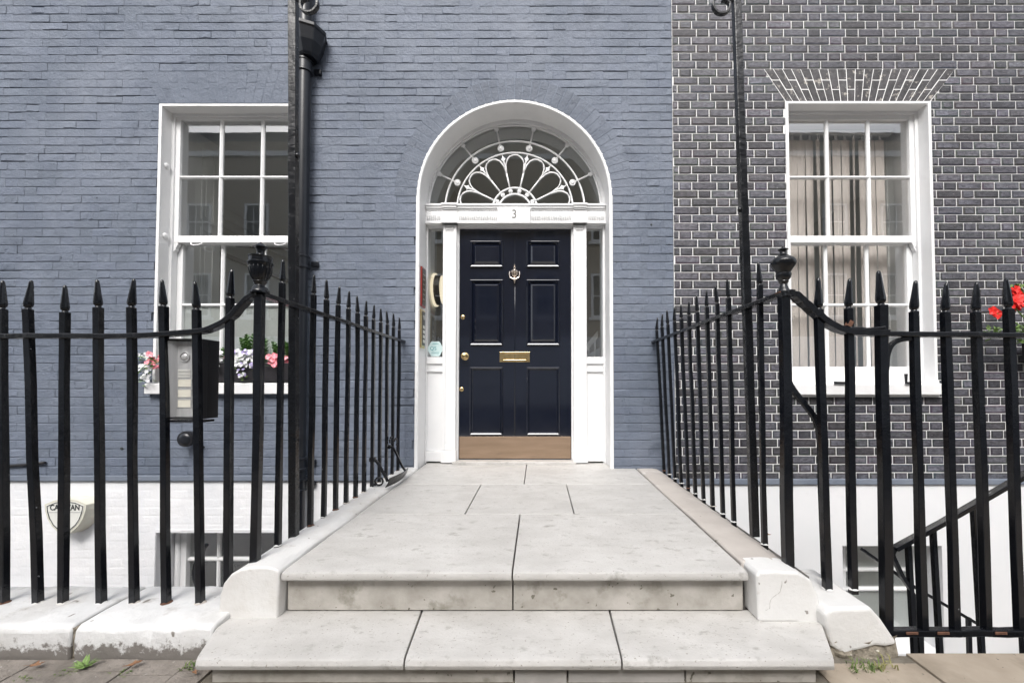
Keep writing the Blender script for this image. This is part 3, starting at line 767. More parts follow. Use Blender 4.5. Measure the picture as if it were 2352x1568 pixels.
for k in range(7):
    am = st * (k + .5)
    path = [pol(r, am + d) for r, d in ((.365, -12.6), (.41, -12.2), (.455, -11.0), (.495, -8.8), (.522, -5.6), (.535, -2.0), (.535, 2.0), (.522, 5.6), (.495, 8.8), (.455, 11.0), (.41, 12.2), (.365, 12.6))]
    part('petal', MB().tube(path, .0078, 8), 'white_paint', fan, smooth=True)
def rosette(c, r, n, name='rosette'):
    b = MB(); b.lathe((c[0], c[1] - .004, c[2]), [(r * .55, .004), (r * .5, -.006), (r * .3, -.012), (r * .1, -.013)], 14, 'y')
    for i in range(n):
        a = 2 * PI * i / n; 
        b.lathe((c[0] + r * .68 * math.cos(a), c[1] - .002, c[2] + r * .68 * math.sin(a)), [(r * (1.9 / n + .10), .004), (r * (1.7 / n + .09), -.005), (r * .06, -.010)], 7, 'y')
    part(name, b, 'white_paint', fan, smooth=True)
for k in range(8):
    a = st * k
    if 0 < k < 7:
        part('spoke', MB().tube([pol(.212, a), pol(.375, a)], .0078, 8), 'white_paint', fan, smooth=True)
        part('spoke', MB().tube([pol(.60, a), pol(.83, a)], .0078, 8, taper=(1.3, .9)), 'white_paint', fan, smooth=True)
        q = MB(); c = pol(.505, a); d = Vector((math.cos(math.radians(a)), 0, math.sin(math.radians(a)))); e = Vector((-d.z, 0, d.x))
        C = Vector(c); pts = [C - d * .085, C - d * .02 + e * .008, C - d * .002 + e * .024, C + d * .012 + e * .008, C + d * .05, C + d * .012 - e * .008, C - d * .002 - e * .024, C - d * .02 - e * .008]
        q.prism([(v.x, v.z) for v in pts], FY - .012, FY + .008); part('dart', q, 'white_paint', fan, bevel=.002)
        rosette(pol(.80, a), .022, 5, 'end_flower')
    rosette(pol(.612, a if 0 < k < 7 else (2.9 if k == 0 else 177.1)), .036, 13)
    rosette(pol(.186, a if 0 < k < 7 else (10 if k == 0 else 170)), .021, 6, 'small_flower')

# hall behind the door
hall = room(blue, -1.13, .72, .36, 4.0, .03, 3.36, 'hall_wall', 'hall')
part('inner_arch', MB().add(*(lambda a_, b_: ([(x, .335, z) for x, z in a_] + [(x, .75, z) for x, z in b_], [(i + 1, i, i + 41, i + 42) for i in range(40)]))(arc(FX, FZ, .85, 0, 180, 40), arc(FX, FZ + .02, .80, 0, 180, 40))), 'hall_grey', hall, smooth=True)
bq = MB(); q = arc(FX, FZ + .02, .80, 0, 180, 40)
for i in range(40): bq.add([(q[i][0], .75, q[i][1]), (q[i + 1][0], .75, q[i + 1][1]), (q[i + 1][0], .75, 3.36), (q[i][0], .75, 3.36)], [(0, 1, 2, 3)])
part('inner_arch_wall', bq, 'hall_grey', hall)
part('hall_reveal', MB().box(-1.129, -1.06, .335, .62, .9, 2.4).box(.64, .719, .335, .62, .9, 2.4), 'hall_grey', hall)
part('hall_panel', MB().box(-1.129, -1.10, .9, 3.8, .03, 1.25).box(.69, .719, .9, 3.8, .03, 1.15), 'room_white', hall)
part('notice', MB().box(-1.099, -1.08, 1.5, 1.9, 1.22, 1.42), 'hall_red', hall)
q = MB().prism([(.30, .9), (.68, 1.35), (.68, 1.27), (.34, .85)], 1.0, 1.05)
for i in range(5): q.box(.36 + .07 * i, .375 + .07 * i, 1.01, 1.04, .35 + .08 * i, .95 + .08 * i)
part('banister', q, 'room_white', hall)
lamp = thing('wall_lamp', (-1.06, .47, 1.69), 'glowing round wall lamp inside the left sidelight', 'lamp')
part('back_disc', MB().lathe((-1.02, .47, 1.685), [(.165, -.02), (.165, .0), (.10, .001)], 40, 'x'), 'lamp_glow', lamp)
part('rim', MB().lathe((-1.0, .47, 1.685), [(.145, -.02), (.15, -.018), (.15, .035), (.146, .04)], 40, 'x'), 'sign_dark', lamp, smooth='auto')
part('diffuser', MB().lathe((-.96, .47, 1.685), [(.143, 0), (.143, .012), (.13, .018), (.05, .024), (.01, .0245)], 40, 'x'), 'lamp_glow', lamp, smooth='auto')

# signs on the left reveal, sticker on the sidelight
s = thing('wall_plaque', (-1.058, .09, 1.62), 'dark red plaque on the white reveal left of the door', 'sign')
part('board', MB().box(-1.058, -1.042, .03, .155, 1.44, 1.80), 'sign_red', s, bevel=.004)
part('face', MB().box(-1.0415, -1.039, .042, .143, 1.455, 1.785), 'sign_dark', s)
for i in range(6): part('text_line', MB().box(-1.0385, -1.038, .055, .125 - .012 * (i % 3), 1.73 - i * .045, 1.738 - i * .045), 'grey_ink', s)
s = thing('bell_plate', (-1.058, .09, 1.22), 'brass bell plate with white name cards below the red plaque', 'sign')
part('plate', MB().box(-1.058, -1.046, .03, .15, 1.065, 1.415), 'brass', s, bevel=.003)
part('face', MB().box(-1.0455, -1.043, .062, .142, 1.09, 1.40), 'sign_dark', s)
part('speaker', MB().lathe((-1.043, .10, 1.345), [(.022, 0), (.022, .004), (.012, .006)], 16, 'x'), 'steel', s)
for i in range(4): part('name_card', MB().box(-1.0428, -1.040, .075, .135, 1.245 - i * .043, 1.272 - i * .043), 'alarm_white', s)
s = thing('window_sticker', (-.977, .26, 1.01), 'pale blue hexagonal sticker in the left sidelight corner', 'sticker')
part('sheet', MB().prism([(-.977 + .079 * math.cos(math.radians(60 * i)), 1.075 + .070 * math.sin(math.radians(60 * i)) / .866) for i in range(6)], .2595, .2612), 'sticker', s)
text_part('lettering', 'QS', .050, (-.997, .2588, 1.078), 'teal_ink', s, depth=.0004)
for z_, w_ in ((1.118, .05), (1.125, .036), (1.04, .06), (1.03, .056)): part('text_line', MB().box(-.977 - w_ / 1.6, -.977 + w_ / 1.6, .2586, .2594, z_, z_ + .003), 'teal_ink', s)

# ------------------------------------------------------------------ steps, landing, kerbs
steps = thing('entrance_steps', (-.1, -1.0, PAV), 'pale stone landing and steps leading to the front door', 'steps')
def zl(y): return .011 * y                                  # landing falls gently to the street
part('core', MB().box(-1.32, 1.15, -1.84, .40, -2.35, -.075).box(-1.15, .98, -2.1, -1.84, -.55, -.25), 'joint_dark', steps)
def slab(name, x0, x1, y0, y1, th=.06, nose=False, m='landing_stone'):
    g = .0032; q = MB()
    x0 += g; x1 -= g; y0 += 0 if nose else g * .8; y1 -= g * .8
    if nose:
        pr = [(y1, zl(y1)), (y0 + .02, zl(y0)), (y0 + .006, zl(y0) - .005), (y0, zl(y0) - .02), (y0 + .004, zl(y0) - .034), (y0 + .02, zl(y0) - .043), (y1, zl(y1) - .06)]
        k = len(pr); vs = [(x0, y, z) for y, z in pr] + [(x1, y, z) for y, z in pr]
        q.add(vs, [tuple(range(k)), tuple(range(2 * k - 1, k - 1, -1))] + [(i, i + k, (i + 1) % k + k, (i + 1) % k) for i in range(k)])
    else:
        vs = [(x0, y0, zl(y0)), (x1, y0, zl(y0)), (x1, y1, zl(y1)), (x0, y1, zl(y1))]; vs += [(x, y, z - th) for x, y, z in vs]
        q.add(vs, [(0, 1, 2, 3), (7, 6, 5, 4), (0, 4, 5, 1), (1, 5, 6, 2), (2, 6, 7, 3), (3, 7, 4, 0)])
    part(name, q, m, steps, bevel=.0018, bseg=1, smooth='auto' if nose else False)
KL, KR = -1.045, .855
for x0, x1, y0, y1, nose in ((KL, -.105, -1.92, -1.205, 1), (-.105, KR, -1.92, -1.205, 1), (KL, -.425, -1.205, -.53, 0), (-.425, .21, -1.205, -.53, 0), (.21, KR, -1.205, -.53, 0), (KL, -.105, -.53, .26, 0), (-.105, KR, -.53, .26, 0)):
    slab('paving_slab', x0, x1, y0, y1, nose=nose)
g = .003
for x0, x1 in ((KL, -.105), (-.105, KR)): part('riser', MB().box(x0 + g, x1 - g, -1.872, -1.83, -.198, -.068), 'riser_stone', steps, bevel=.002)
def tread(x0, x1, b0, b1):
    z = -.203; y0, y1 = -2.168, -1.86; q = MB()
    pr = [(y1, z), (y0 + .022, z), (y0 + .007, z - .006), (y0, z - .022), (y0 + .005, z - .038), (y0 + .02, z - .045), (y1, z - .045)]
    k = len(pr)
    lx = lambda y, a: a[0] + (a[1] - a[0]) * (y - y0) / (y1 - y0)
    vs = [(lx(y, b0) + g, y, zz) for y, zz in pr] + [(lx(y, b1) - g, y, zz) for y, zz in pr]
    q.add(vs, [tuple(range(k)), tuple(range(2 * k - 1, k - 1, -1))] + [(i, i + k, (i + 1) % k + k, (i + 1) % k) for i in range(k)])
    part('tread', q, 'landing_stone', steps, bevel=.0025, bseg=1, smooth='auto')
tread(0, 0, (-1.178, -1.30), (-.460, -.485)); tread(0, 0, (-.460, -.485), (.288, .298)); tread(0, 0, (.288, .298), (1.018, 1.17))
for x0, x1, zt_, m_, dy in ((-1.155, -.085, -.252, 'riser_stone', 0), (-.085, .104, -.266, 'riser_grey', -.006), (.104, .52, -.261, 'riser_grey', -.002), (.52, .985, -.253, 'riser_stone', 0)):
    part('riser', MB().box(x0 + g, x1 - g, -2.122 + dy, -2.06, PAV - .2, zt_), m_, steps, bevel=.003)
# side kerbs that carry the railings
def kerb(pr0, y0, y1, m, name='kerb', bev=.008):
    q = MB(); k = len(pr0); N = 15; vs = []
    for i in range(N):
        y = y0 + (y1 - y0) * i / (N - 1)
        for x, z in pr0: vs.append((x + (R.uniform(-.004, .004) if 0 < i < N - 1 else 0), y, z + zl(y) * .6 + (R.uniform(-.003, .003) if 0 < i < N - 1 and z > -.1 else 0)))
    fs = [tuple(range(k)), tuple(range(N * k - 1, (N - 1) * k - 1, -1))]
    fs += [(i * k + j, (i + 1) * k + j, (i + 1) * k + (j + 1) % k, i * k + (j + 1) % k) for i in range(N - 1) for j in range(k)]
    q.add(vs, fs); return part(name, q, m, steps, bevel=bev, smooth='auto')
kerb([(-1.052, -.20), (-1.050, -.010), (-1.064, .004), (-1.10, .012), (-1.15, .012), (-1.205, .004), (-1.247, -.018), (-1.276, -.055), (-1.290, -.105), (-1.300, -.30), (-1.235, -.30), (-1.215, -.215), (-1.19, -.202)], -1.918, .0, 'kerb_white')
kerb([(1.140, -.30), (1.128, -.10), (1.095, -.035), (1.04, -.004), (1.0, .003), (.864, .001), (.862, -.17)], -1.84, .0, 'kerb_beige')
pr = [(.876, -.205), (.872, -.022), (.885, -.010), (.96, -.006), (1.04, -.012), (1.09, -.042), (1.118, -.10), (1.132, -.25), (1.075, -.235), (1.03, -.206)]
q = MB().prism(pr, -1.944, -1.80); part('end_block', q, 'kerb_white', steps, bevel=.010, bseg=3, label='cracked white painted block right of the steps')
cr = [(.968, -1.936, -.007), (.972, -1.9445, -.045), (.964, -1.9445, -.085), (.942, -1.9445, -.102), (.925, -1.9445, -.122), (.922, -1.9445, -.15), (.905, -1.944, -.158)]
part('crack', MB().tube(wob(smoothpath(cr, 4), .0012), .0007, 5), 'riser_grey', steps)
# lower stone on the right
rs = thing('kerb_stone', (1.24, -1.9, PAV), 'chipped white stone with rubble foot beside the gate', 'stone')
pr = [(1.118, -.235), (1.105, -.15), (1.125, -.125), (1.285, -.120), (1.325, -.165), (1.378, -.245), (1.385, -.262), (1.34, -.272), (1.30, -.268), (1.25, -.282), (1.21, -.290), (1.18, -.305), (1.13, -.27)]
part('painted_top', MB().prism(pr, -1.995, -1.66), 'kerb_white', rs, bevel=.014, bseg=3)
q = MB(); vs = []; fs = []
for j in range(5):
    for i in range(12):
        x = 1.09 + i * .027; z = PAV - .02 + j * .022
        vs.append((x + R.uniform(-.006, .006), -1.985 + R.uniform(-.012, .01) - (.012 if j < 2 else 0), z + R.uniform(-.006, .006)))
for j in range(4):
    for i in range(11): fs.append((j * 12 + i, j * 12 + i + 1, j * 12 + i + 13, j * 12 + i + 12))
q.add(vs, fs); part('rubble_foot', q, 'rubble', rs)
part('rubble_core', MB().box(1.09, 1.385, -1.97, -1.68, PAV - .05, -.25), 'rubble', rs, bevel=.01)
# coping under the left railing
cop = thing('railing_coping', (-2.6, -1.9, PAV), 'flaking white painted stone coping under the left railing', 'coping')
for x0, x1 in ((-6.0, -3.6), (-3.6, -1.785), (-1.77, -1.245)):
    q = MB(); N = max(5, int((x1 - x0) / .07)); vs = []; pr = [(-2.005, PAV - .1), (-2.014, PAV + .05), (-2.008, -.200), (-1.990, -.184), (-1.9, -.178), (-1.72, -.176), (-1.70, -.19), (-1.70, PAV - .1)]
    for i in range(N + 1):
        x = x0 + (x1 - x0) * i / N
        for y, z in pr: e = .0045 if 0 < i < N else 0; vs.append((x, y + R.uniform(-e, e), z + (R.uniform(-e, e) * .6 if z > -.25 else 0)))
    k = len(pr); fs = [tuple(range(k - 1, -1, -1)), tuple(range(N * k, N * k + k))] + [(i * k + j, i * k + (j + 1) % k, (i + 1) * k + (j + 1) % k, (i + 1) * k + j) for i in range(N) for j in range(k)]
    q.add(vs, fs); part('coping_stone', q, 'coping_white', cop, bevel=.008, smooth='auto')
part('joint_fill', MB().box(-1.79, -1.765, -2.0, -1.7, PAV - .1, -.195), 'rubble', cop)

# ------------------------------------------------------------------ railings
def picket_mesh(mb, x, y, z0, zc, wd=.0125, lean=0, rot=0):
    """square bar from z0 up to the collar zc"""
    ca, sa = math.cos(rot), math.sin(rot); vs = []
    N = 5
    for k in range(N):
        t_ = k / (N - 1); z = z0 + (zc - z0) * t_
        cx = x + lean * (1 - t_) + R.uniform(-.0032, .0032) * (0 < k < N - 1); s = wd * R.uniform(.95, 1.06)
        for a, c in ((-s, -s), (s, -s), (s, s), (-s, s)): vs.append((cx + a * ca - c * sa, y + a * sa + c * ca, z))
    fs = [(i * 4 + j, i * 4 + (j + 1) % 4, i * 4 + 4 + (j + 1) % 4, i * 4 + 4 + j) for i in range(N - 1) for j in range(4)] + [(3, 2, 1, 0), ((N - 1) * 4, (N - 1) * 4 + 1, (N - 1) * 4 + 2, (N - 1) * 4 + 3)]
    mb.add(vs, fs)
def finial_mesh(mb, x, y, z, s=1., n=8, tilt=0):
    pr = [(.0108, 0), (.0088, .003), (.0088, .006), (.0124, .010), (.0138, .018), (.0132, .029), (.0112, .048), (.0092, .072), (.0072, .096), (.0058, .106), (.0024, .111)]
    k0 = len(mb.v); mb.lathe((x, y, z), [(r * 1.02 * s, h * s) for r, h in pr], n)
    for i in range(k0, len(mb.v)):
        v = mb.v[i]; mb.v[i] = (v[0] + tilt * (v[2] - z), v[1], v[2])
def picket(root, x, y, z0, ztop, lean=0, wd=.0125, m='iron', s=1., foot=.0):
    q = MB(); zc = ztop - .110 * s; rot = R.uniform(-.05, .05)
    picket_mesh(q, x, y, z0, zc, wd, lean, rot); p = part('picket', q, m, root, bevel=.0022)
    q = MB(); finial_mesh(q, x, y, zc + .0005, s * wd / .0115 * R.uniform(.93, 1.04), tilt=R.uniform(-.09, .09)); part('finial', q, m, p, smooth='auto')
    if foot is None: return
    q = MB(); n_ = 9; rr0 = wd * 1.7
    vs = [(x + lean + (rr0 * R.uniform(.8, 1.25)) * math.cos(2 * PI * i / n_), y + (rr0 * R.uniform(.8, 1.25)) * math.sin(2 * PI * i / n_), z0 + foot) for i in range(n_)] + [(x + lean, y, z0 + foot + .012)]
    q.add(vs, [(i, (i + 1) % n_, n_) for i in range(n_)]); part('foot', q, R.choice(('kerb_white', 'kerb_white', 'rust', 'kerb_beige')), p)
YR, XL, XR = -1.85, -1.195, 1.055
RZ = 1.125

# left railing: front run, ramp, urn post, run to the wall
rl = thing('railing', (XL, YR, PAV), 'black iron railing left of the steps with fluted urn', 'railing', 'railings beside the steps')
fx = [(-4.02, -4.0), (-3.87, -3.85), (-3.73, -3.71), (-3.58, -3.56), (-3.44, -3.42), (-3.29, -3.27), (-3.15, -3.12), (-3.0, -2.98), (-2.86, -2.84), (-2.71, -2.69), (-2.57, -2.54), (-2.43, -2.40), (-2.300, -2.25), (-2.190, -2.105), (-2.03, -2.0), (-1.888, -1.838), (-1.746, -1.70), (-1.608, -1.565), (-1.466, -1.422), (-1.323, -1.305)]
for i, (xt, xb) in enumerate(fx):
    zt_ = 1.165 + (.012 if i > 14 else 0)
    if i == 19: zt_ = 1.222
    picket(rl, xt, YR, -.20, zt_ + R.uniform(-.008, .008), lean=xb - xt, wd=.0127, foot=.022)
path = [(-4.3, YR, .944)] + [(-4.0 + .25 * i, YR, .944 + .0012 * math.sin(i)) for i in range(10)] + [(-1.60, YR, .953), (-1.47, YR, .962), (-1.395, YR, .978), (-1.335, YR, 1.010), (-1.29, YR, 1.052), (-1.25, YR, 1.098), (-1.225, YR, 1.118), (XL, YR, 1.128)]
part('top_rail', MB().tube(wob(smoothpath(path, 3)), 0, flat=(.011, .020), ref=(0, 0, 1)), 'iron_worn', rl, bevel=.003)
ly = [-1.700, -1.436, -1.304, -1.171, -1.040, -.910, -.782, -.649, -.512, -.379, -.245, -.105]
path = [(XL, YR, 1.128)] + [(XL, YR + (1.85 - .0) * i / 8, 1.126 - .012 * i / 8) for i in range(1, 9)]
part('top_rail', MB().tube(wob(path), 0, flat=(.0105, .020), ref=(0, 0, 1)), 'iron_worn', rl, bevel=.003)
for i, y in enumerate(ly): picket(rl, XL, y, -.01, 1.325 - .006 * i / 12 + R.uniform(-.004, .004), wd=.0115, foot=.012)
q = MB(); picket_mesh(q, XL, YR, -.03, 1.125, .0155); part('post', q, 'iron', rl, bevel=.003)
z0 = 1.130; S = .000182
prof = [(15, 190), (50, 220), (100, 262), (150, 298), (112, 312), (85, 380), (80, 450), (92, 480), (180, 490), (250, 512), (250, 528), (235, 545), (240, 630), (265, 650), (265, 675), (250, 695), (240, 760), (225, 850), (195, 945), (150, 1030), (140, 1052), (150, 1066), (142, 1082), (115, 1110), (100, 1145), (110, 1170), (150, 1200), (170, 1235), (190, 1255), (200, 1290), (200, 1320)]
part('urn', MB().lathe((XL, YR, z0), [(r * S, (1320 - y) * .000195) for r, y in prof][::-1], 28), 'iron', rl, smooth='auto', label='fluted urn finial with lid')
q = MB()
for i in range(16):
    a = 2 * PI * i / 16
    q.tube([(XL + r * S * math.cos(a), YR + r * S * math.sin(a), z0 + (1320 - y) * .000195) for r, y in ((238, 720), (238, 790), (222, 870), (190, 960), (150, 1030))], .0016, 6, taper=(.9, 1.1, 1, .9, .7))
part('urn_fluting', q, 'iron', rl, smooth=True, kind='stuff')
q = MB().tube(smoothpath([(-1.475, -1.76, .03), (-1.512, -1.76, -.04), (-1.525, -1.76, -.10), (-1.51, -1.76, -.155), (-1.49, -1.78, -.185)]), 0, flat=(.008, .008), ref=(0, 1, 0))
part('stay', q, 'iron', rl, bevel=.002)

# right railing: run from the wall, urn post, S ramp, two pickets, stay
rr_ = thing('railing', (XR, YR, PAV), 'black iron railing right of the steps with round urn', 'railing', 'railings beside the steps')
ry = [-1.668, -1.359, -1.222, -1.079, -.936, -.792, -.650, -.504, -.354, -.205, -.06]
for i, y in enumerate(ry): picket(rr_, XR - .022 * (1 + y / 1.85), y, -.035, 1.325 - .004 * i / 12 + R.uniform(-.005, .005), wd=.0112, foot=.03, lean=.058 * (1 + y / 1.85))
path = [(XR - .035, .0, 1.112)] + [(XR - .03 * (1 - i / 8), -1.85 * i / 8, 1.112 + .018 * i / 8) for i in range(1, 9)]
part('top_rail', MB().tube(wob(path, .002), 0, flat=(.010, .020), ref=(0, 0, 1)), 'iron_worn', rr_, bevel=.003)
path = [(XR - .02, YR, 1.122), (XR + .02, YR, 1.130), (1.10, YR, 1.120), (1.14, YR, 1.088), (1.19, YR, 1.040), (1.245, YR, .997), (1.32, YR, .965), (1.40, YR, .958), (1.49, YR, .957)]
part('ramp_rail', MB().tube(wob(smoothpath(path, 4), .002), 0, flat=(.0125, .024), ref=(0, 0, 1)), 'iron_worn', rr_, bevel=.004)
part('rail_lap', MB().tube(wob(smoothpath([(1.33, YR, .980), (1.40, YR, .976), (1.475, YR, .980)], 3), .003), 0, flat=(.007, .019), ref=(0, 0, 1)), 'iron_worn', rr_, bevel=.004)
part('rust_patch', MB().tube([(1.325, YR - .002, .985), (1.338, YR - .002, 1.008)], .0155, 7), 'rust', rr_)
part('rust_patch', MB().tube([(XR - .03, YR - .003, 1.1315), (XR + .01, YR - .003, 1.1385)], 0, flat=(.0022, .0165), ref=(0, 0, 1)), 'rust', rr_)
picket(rr_, 1.203, YR, -.14, 1.170, lean=.016, wd=.0142, foot=.02); picket(rr_, 1.332, YR, -.14, 1.175, lean=-.004, wd=.0132, foot=.02)
q = MB(); picket_mesh(q, XR, YR, -.03, 1.125, .0185); part('post', q, 'iron', rr_, bevel=.003)
S = .000204
prof = [(12, 130), (50, 165), (95, 190), (100, 200), (70, 220), (62, 250), (70, 290), (112, 335), (180, 378), (228, 425), (246, 480), (225, 545), (172, 620), (132, 690), (148, 705), (152, 740), (136, 800), (92, 858), (98, 872), (92, 888), (65, 925), (70, 960), (92, 1005), (112, 1055), (130, 1085), (130, 1120)]
part('urn', MB().lathe((XR, YR, 1.130), [(r * S, (1120 - y) * S) for r, y in prof][::-1], 24), 'iron_worn', rr_, smooth='auto', label='plain round urn finial')
q = MB().tube(smoothpath([(1.075, -1.80, .86), (1.085, -1.80, .79), (1.12, -1.80, .715), (1.175, -1.80, .645), (1.22, -1.80, .575), (1.235, -1.80, .48), (1.25, -1.78, .30), (1.262, -1.77, .05), (1.272, -1.76, -.145)]), 0, flat=(.009, .012), ref=(0, 1, 0))
part('stay', q, 'iron', rr_, bevel=.003)

# gate
gt = thing('gate', (1.47, YR, PAV), 'black iron gate with bottom rail at the right edge', 'gate')
picket(gt, 1.472, YR, -.335, 1.172, wd=.0175, s=.85, lean=-.008, foot=None)
for x in (1.612, 1.746, 1.877, 2.018, 2.155, 2.29, 2.425): picket(gt, x, YR, -.29, 1.165 + R.uniform(-.008, .008), wd=.0135, lean=R.uniform(0, .008), foot=None)
part('top_rail', MB().tube(wob([(1.455 + .1 * i, YR, .953 - .0008 * i) for i in range(12)], .002), 0, flat=(.011, .021), ref=(0, 0, 1)), 'iron_worn', gt, bevel=.004)
part('bottom_rail', MB().tube(wob([(1.455 + .1 * i, YR, -.297 - .0006 * i) for i in range(12)], .0025), 0, flat=(.014, .017), ref=(0, 0, 1)), 'iron_worn', gt, bevel=.004)
for x in (1.53, 1.66, 1.90): part('rust_patch', MB().box(x, x + .05, YR - .0215, YR - .0165, -.300, -.288), 'rust', gt, bevel=.003)
part('bracket', MB().tube(smoothpath([(1.487, YR, .80), (1.492, YR, .86), (1.51, YR, .905), (1.545, YR, .928), (1.60, YR, .936)], 4), 0, flat=(.008, .010), ref=(0, 1, 0)), 'iron_worn', gt, bevel=.003)
part('end_stile', MB().box(2.54, 2.57, YR - .015, YR + .015, -.33, 1.12), 'iron', gt, bevel=.003)

# lamp standards with scrolls
def lamp_post(xb, xt, y, s, label, zscroll):
    t = thing('lamp_post', (xb, y, PAV), label, 'lamp post', 'iron lamp posts on the railings')
    ztop = 3.05; q = MB(); vs = []; N = 14; wd = .0185
    for k in range(N):
        tt = k / (N - 1); z = -.02 + (ztop + .02) * tt; cx = xb + (xt - xb) * (z / 2.64)
        ww = wd * R.uniform(.96, 1.04)
        for a, c in ((-ww, -ww), (ww, -ww), (ww, ww), (-ww, ww)): vs.append((cx + a + R.uniform(-.0012, .0012), y + c, z))
    q.add(vs, [(i * 4 + j, i * 4 + (j + 1) % 4, i * 4 + 4 + (j + 1) % 4, i * 4 + 4 + j) for i in range(N - 1) for j in range(4)] + [(3, 2, 1, 0), tuple(range(N * 4 - 4, N * 4))])
    part('post', q, 'iron_worn', t, bevel=.003)
    cx = xt + s * .075; path = []
    for i in range(33):
        a = math.radians(200 - 15 * i) if s > 0 else math.radians(-20 + 15 * i); r = .066 - .0012 * i
        path.append((cx + r * math.cos(a), y - .005, zscroll + r * math.sin(a)))
    part('scroll', MB().tube(path, 0, flat=(.011, .006), ref=(0, 1, 0)), 'iron_worn', t, bevel=.002)
    zz = 1.89 if s > 0 else 1.63
    q = MB().lathe((xb + (xt - xb) * zz / 2.64 + s * .022, y - .005, zz), [(.010, -.01), (.012, .0), (.009, .012), (.003, .014)], 10); part('bolt', q, 'iron_worn', t, smooth=True)
lamp_post(-1.203, -1.247, -1.565, 1, 'tall iron lamp post in the left railing beside the drainpipe', 2.668)
lamp_post(1.085, 1.030, -1.53, -1, 'tall iron lamp post in the right railing before dark brick', 2.695)

# stair handrail down in the right-hand area
hr = thing('stair_handrail', (2.3, -1.3, -2.35), 'sloping black handrail of the basement stairs behind the gate', 'handrail')
part('top_rail', MB().tube([(1.985, -1.3, -.175), (2.25, -1.3, -.035), (2.8, -1.3, .275), (3.2, -1.3, .50)], 0, flat=(.012, .02), ref=(0, 0, 1)), 'iron', hr, bevel=.003)
for i, xx in enumerate((2.06, 2.20, 2.43, 2.66, 2.9, 3.14)):
    q = MB().tube([(xx, -1.3, -.14 + (xx - 2.05) * .563), (xx + .05, -1.3, -1.6)], 0, flat=(.012, .012), ref=(0, 1, 0)); part('bar', q, 'iron', hr, bevel=.002)
part('curl', MB().tube(smoothpath([(1.985, -1.3, -.175), (1.972, -1.3, -.205), (1.985, -1.3, -.24), (2.02, -1.3, -.32), (2.10, -1.3, -.52), (2.13, -1.3, -1.2)]), 0, flat=(.010, .010), ref=(0, 1, 0)), 'iron', hr)
part('far_rail', MB().tube([(2.24, -.75, -.40), (2.6, -.75, -.66), (3.15, -.75, -.98)], 0, flat=(.010, .016), ref=(0, 0, 1)), 'iron', hr, bevel=.002)
for xx in (2.62, 2.95): part('bar', MB().box(xx, xx + .024, -.76, -.74, -1.7, -.66 - (xx - 2.6) * .58), 'iron', hr)
fl = thing('basement_steps', (3.0, -1.0, -2.35), 'stone flight down to the basement behind the gate', 'steps')
for i in range(9): part('step', MB().box(2.2 + .25 * i, 2.45 + .25 * i + .02, -1.28, -.72, -2.35, -2.1 + .17 * i), 'riser_grey', fl, bevel=.008)

# boot scraper by the door
bs = thing('boot_scraper', (-1.12, -.52, .0), 'black iron boot scraper beside the door', 'boot scraper')
q = MB(); vs = []; N = 12
for i in range(N + 1):
    t_ = i / N; y = -.72 + .40 * t_; bow = math.sin(PI * t_) * .020
    for dx, dz in ((.0, .012), (.006, .040), (.0, .078), (-.007, .078), (-.001, .040), (-.007, .012)): vs.append((-1.055 + bow + dx + .018 * (dz - .04) / .04, y, dz - .006 + .01 * (1 - t_)))
q.add(vs, [(i * 6 + j, i * 6 + (j + 1) % 6, i * 6 + 6 + (j + 1) % 6, i * 6 + 6 + j) for i in range(N) for j in range(6)] + [(5, 4, 3, 2, 1, 0), tuple(range(N * 6, N * 6 + 6))])
part('blade', q, 'iron_worn', bs, smooth='auto')
for y0, z0, y1 in ((-.64, .20, -.705), (-.34, .245, -.335)):
    part('arm', MB().tube(smoothpath([(XL, y0, z0), (-1.15, y0 + (y1 - y0) * .4, z0 - .02), (-1.09, y0 + (y1 - y0) * .8, .10), (-1.06, y1, .055)], 4), 0, flat=(.008, .008), ref=(0, 0, 1)), 'iron_worn', bs, bevel=.002)
    part('clamp', MB().box(XL - .02, XL + .022, y0 - .018, y0 + .018, z0 - .018, z0 + .012), 'iron_worn', bs, bevel=.004)
for cy, cz, r, a0, a1 in ((-.36, .295, .028, -60, 220), (-.31, .275, .03, 160, -60)):
    part('curl', MB().tube([(-1.165 + (.02 if cy > -.33 else 0), cy + r * math.cos(math.radians(a0 + (a1 - a0) * i / 14)), cz + r * math.sin(math.radians(a0 + (a1 - a0) * i / 14))) for i in range(15)], .006, 6), 'iron_worn', bs, smooth=True)
part('ring', MB().tube([(-1.14 + .028 * math.cos(2 * PI * i / 14), -.66, .045 + .028 * math.sin(2 * PI * i / 14)) for i in range(14)], .007, 6, closed=True), 'iron_worn', bs, smooth=True)
part('foot', MB().tube([(XL, -.66, .022), (-1.16, -.66, .022)], .010, 6), 'iron_worn', bs)

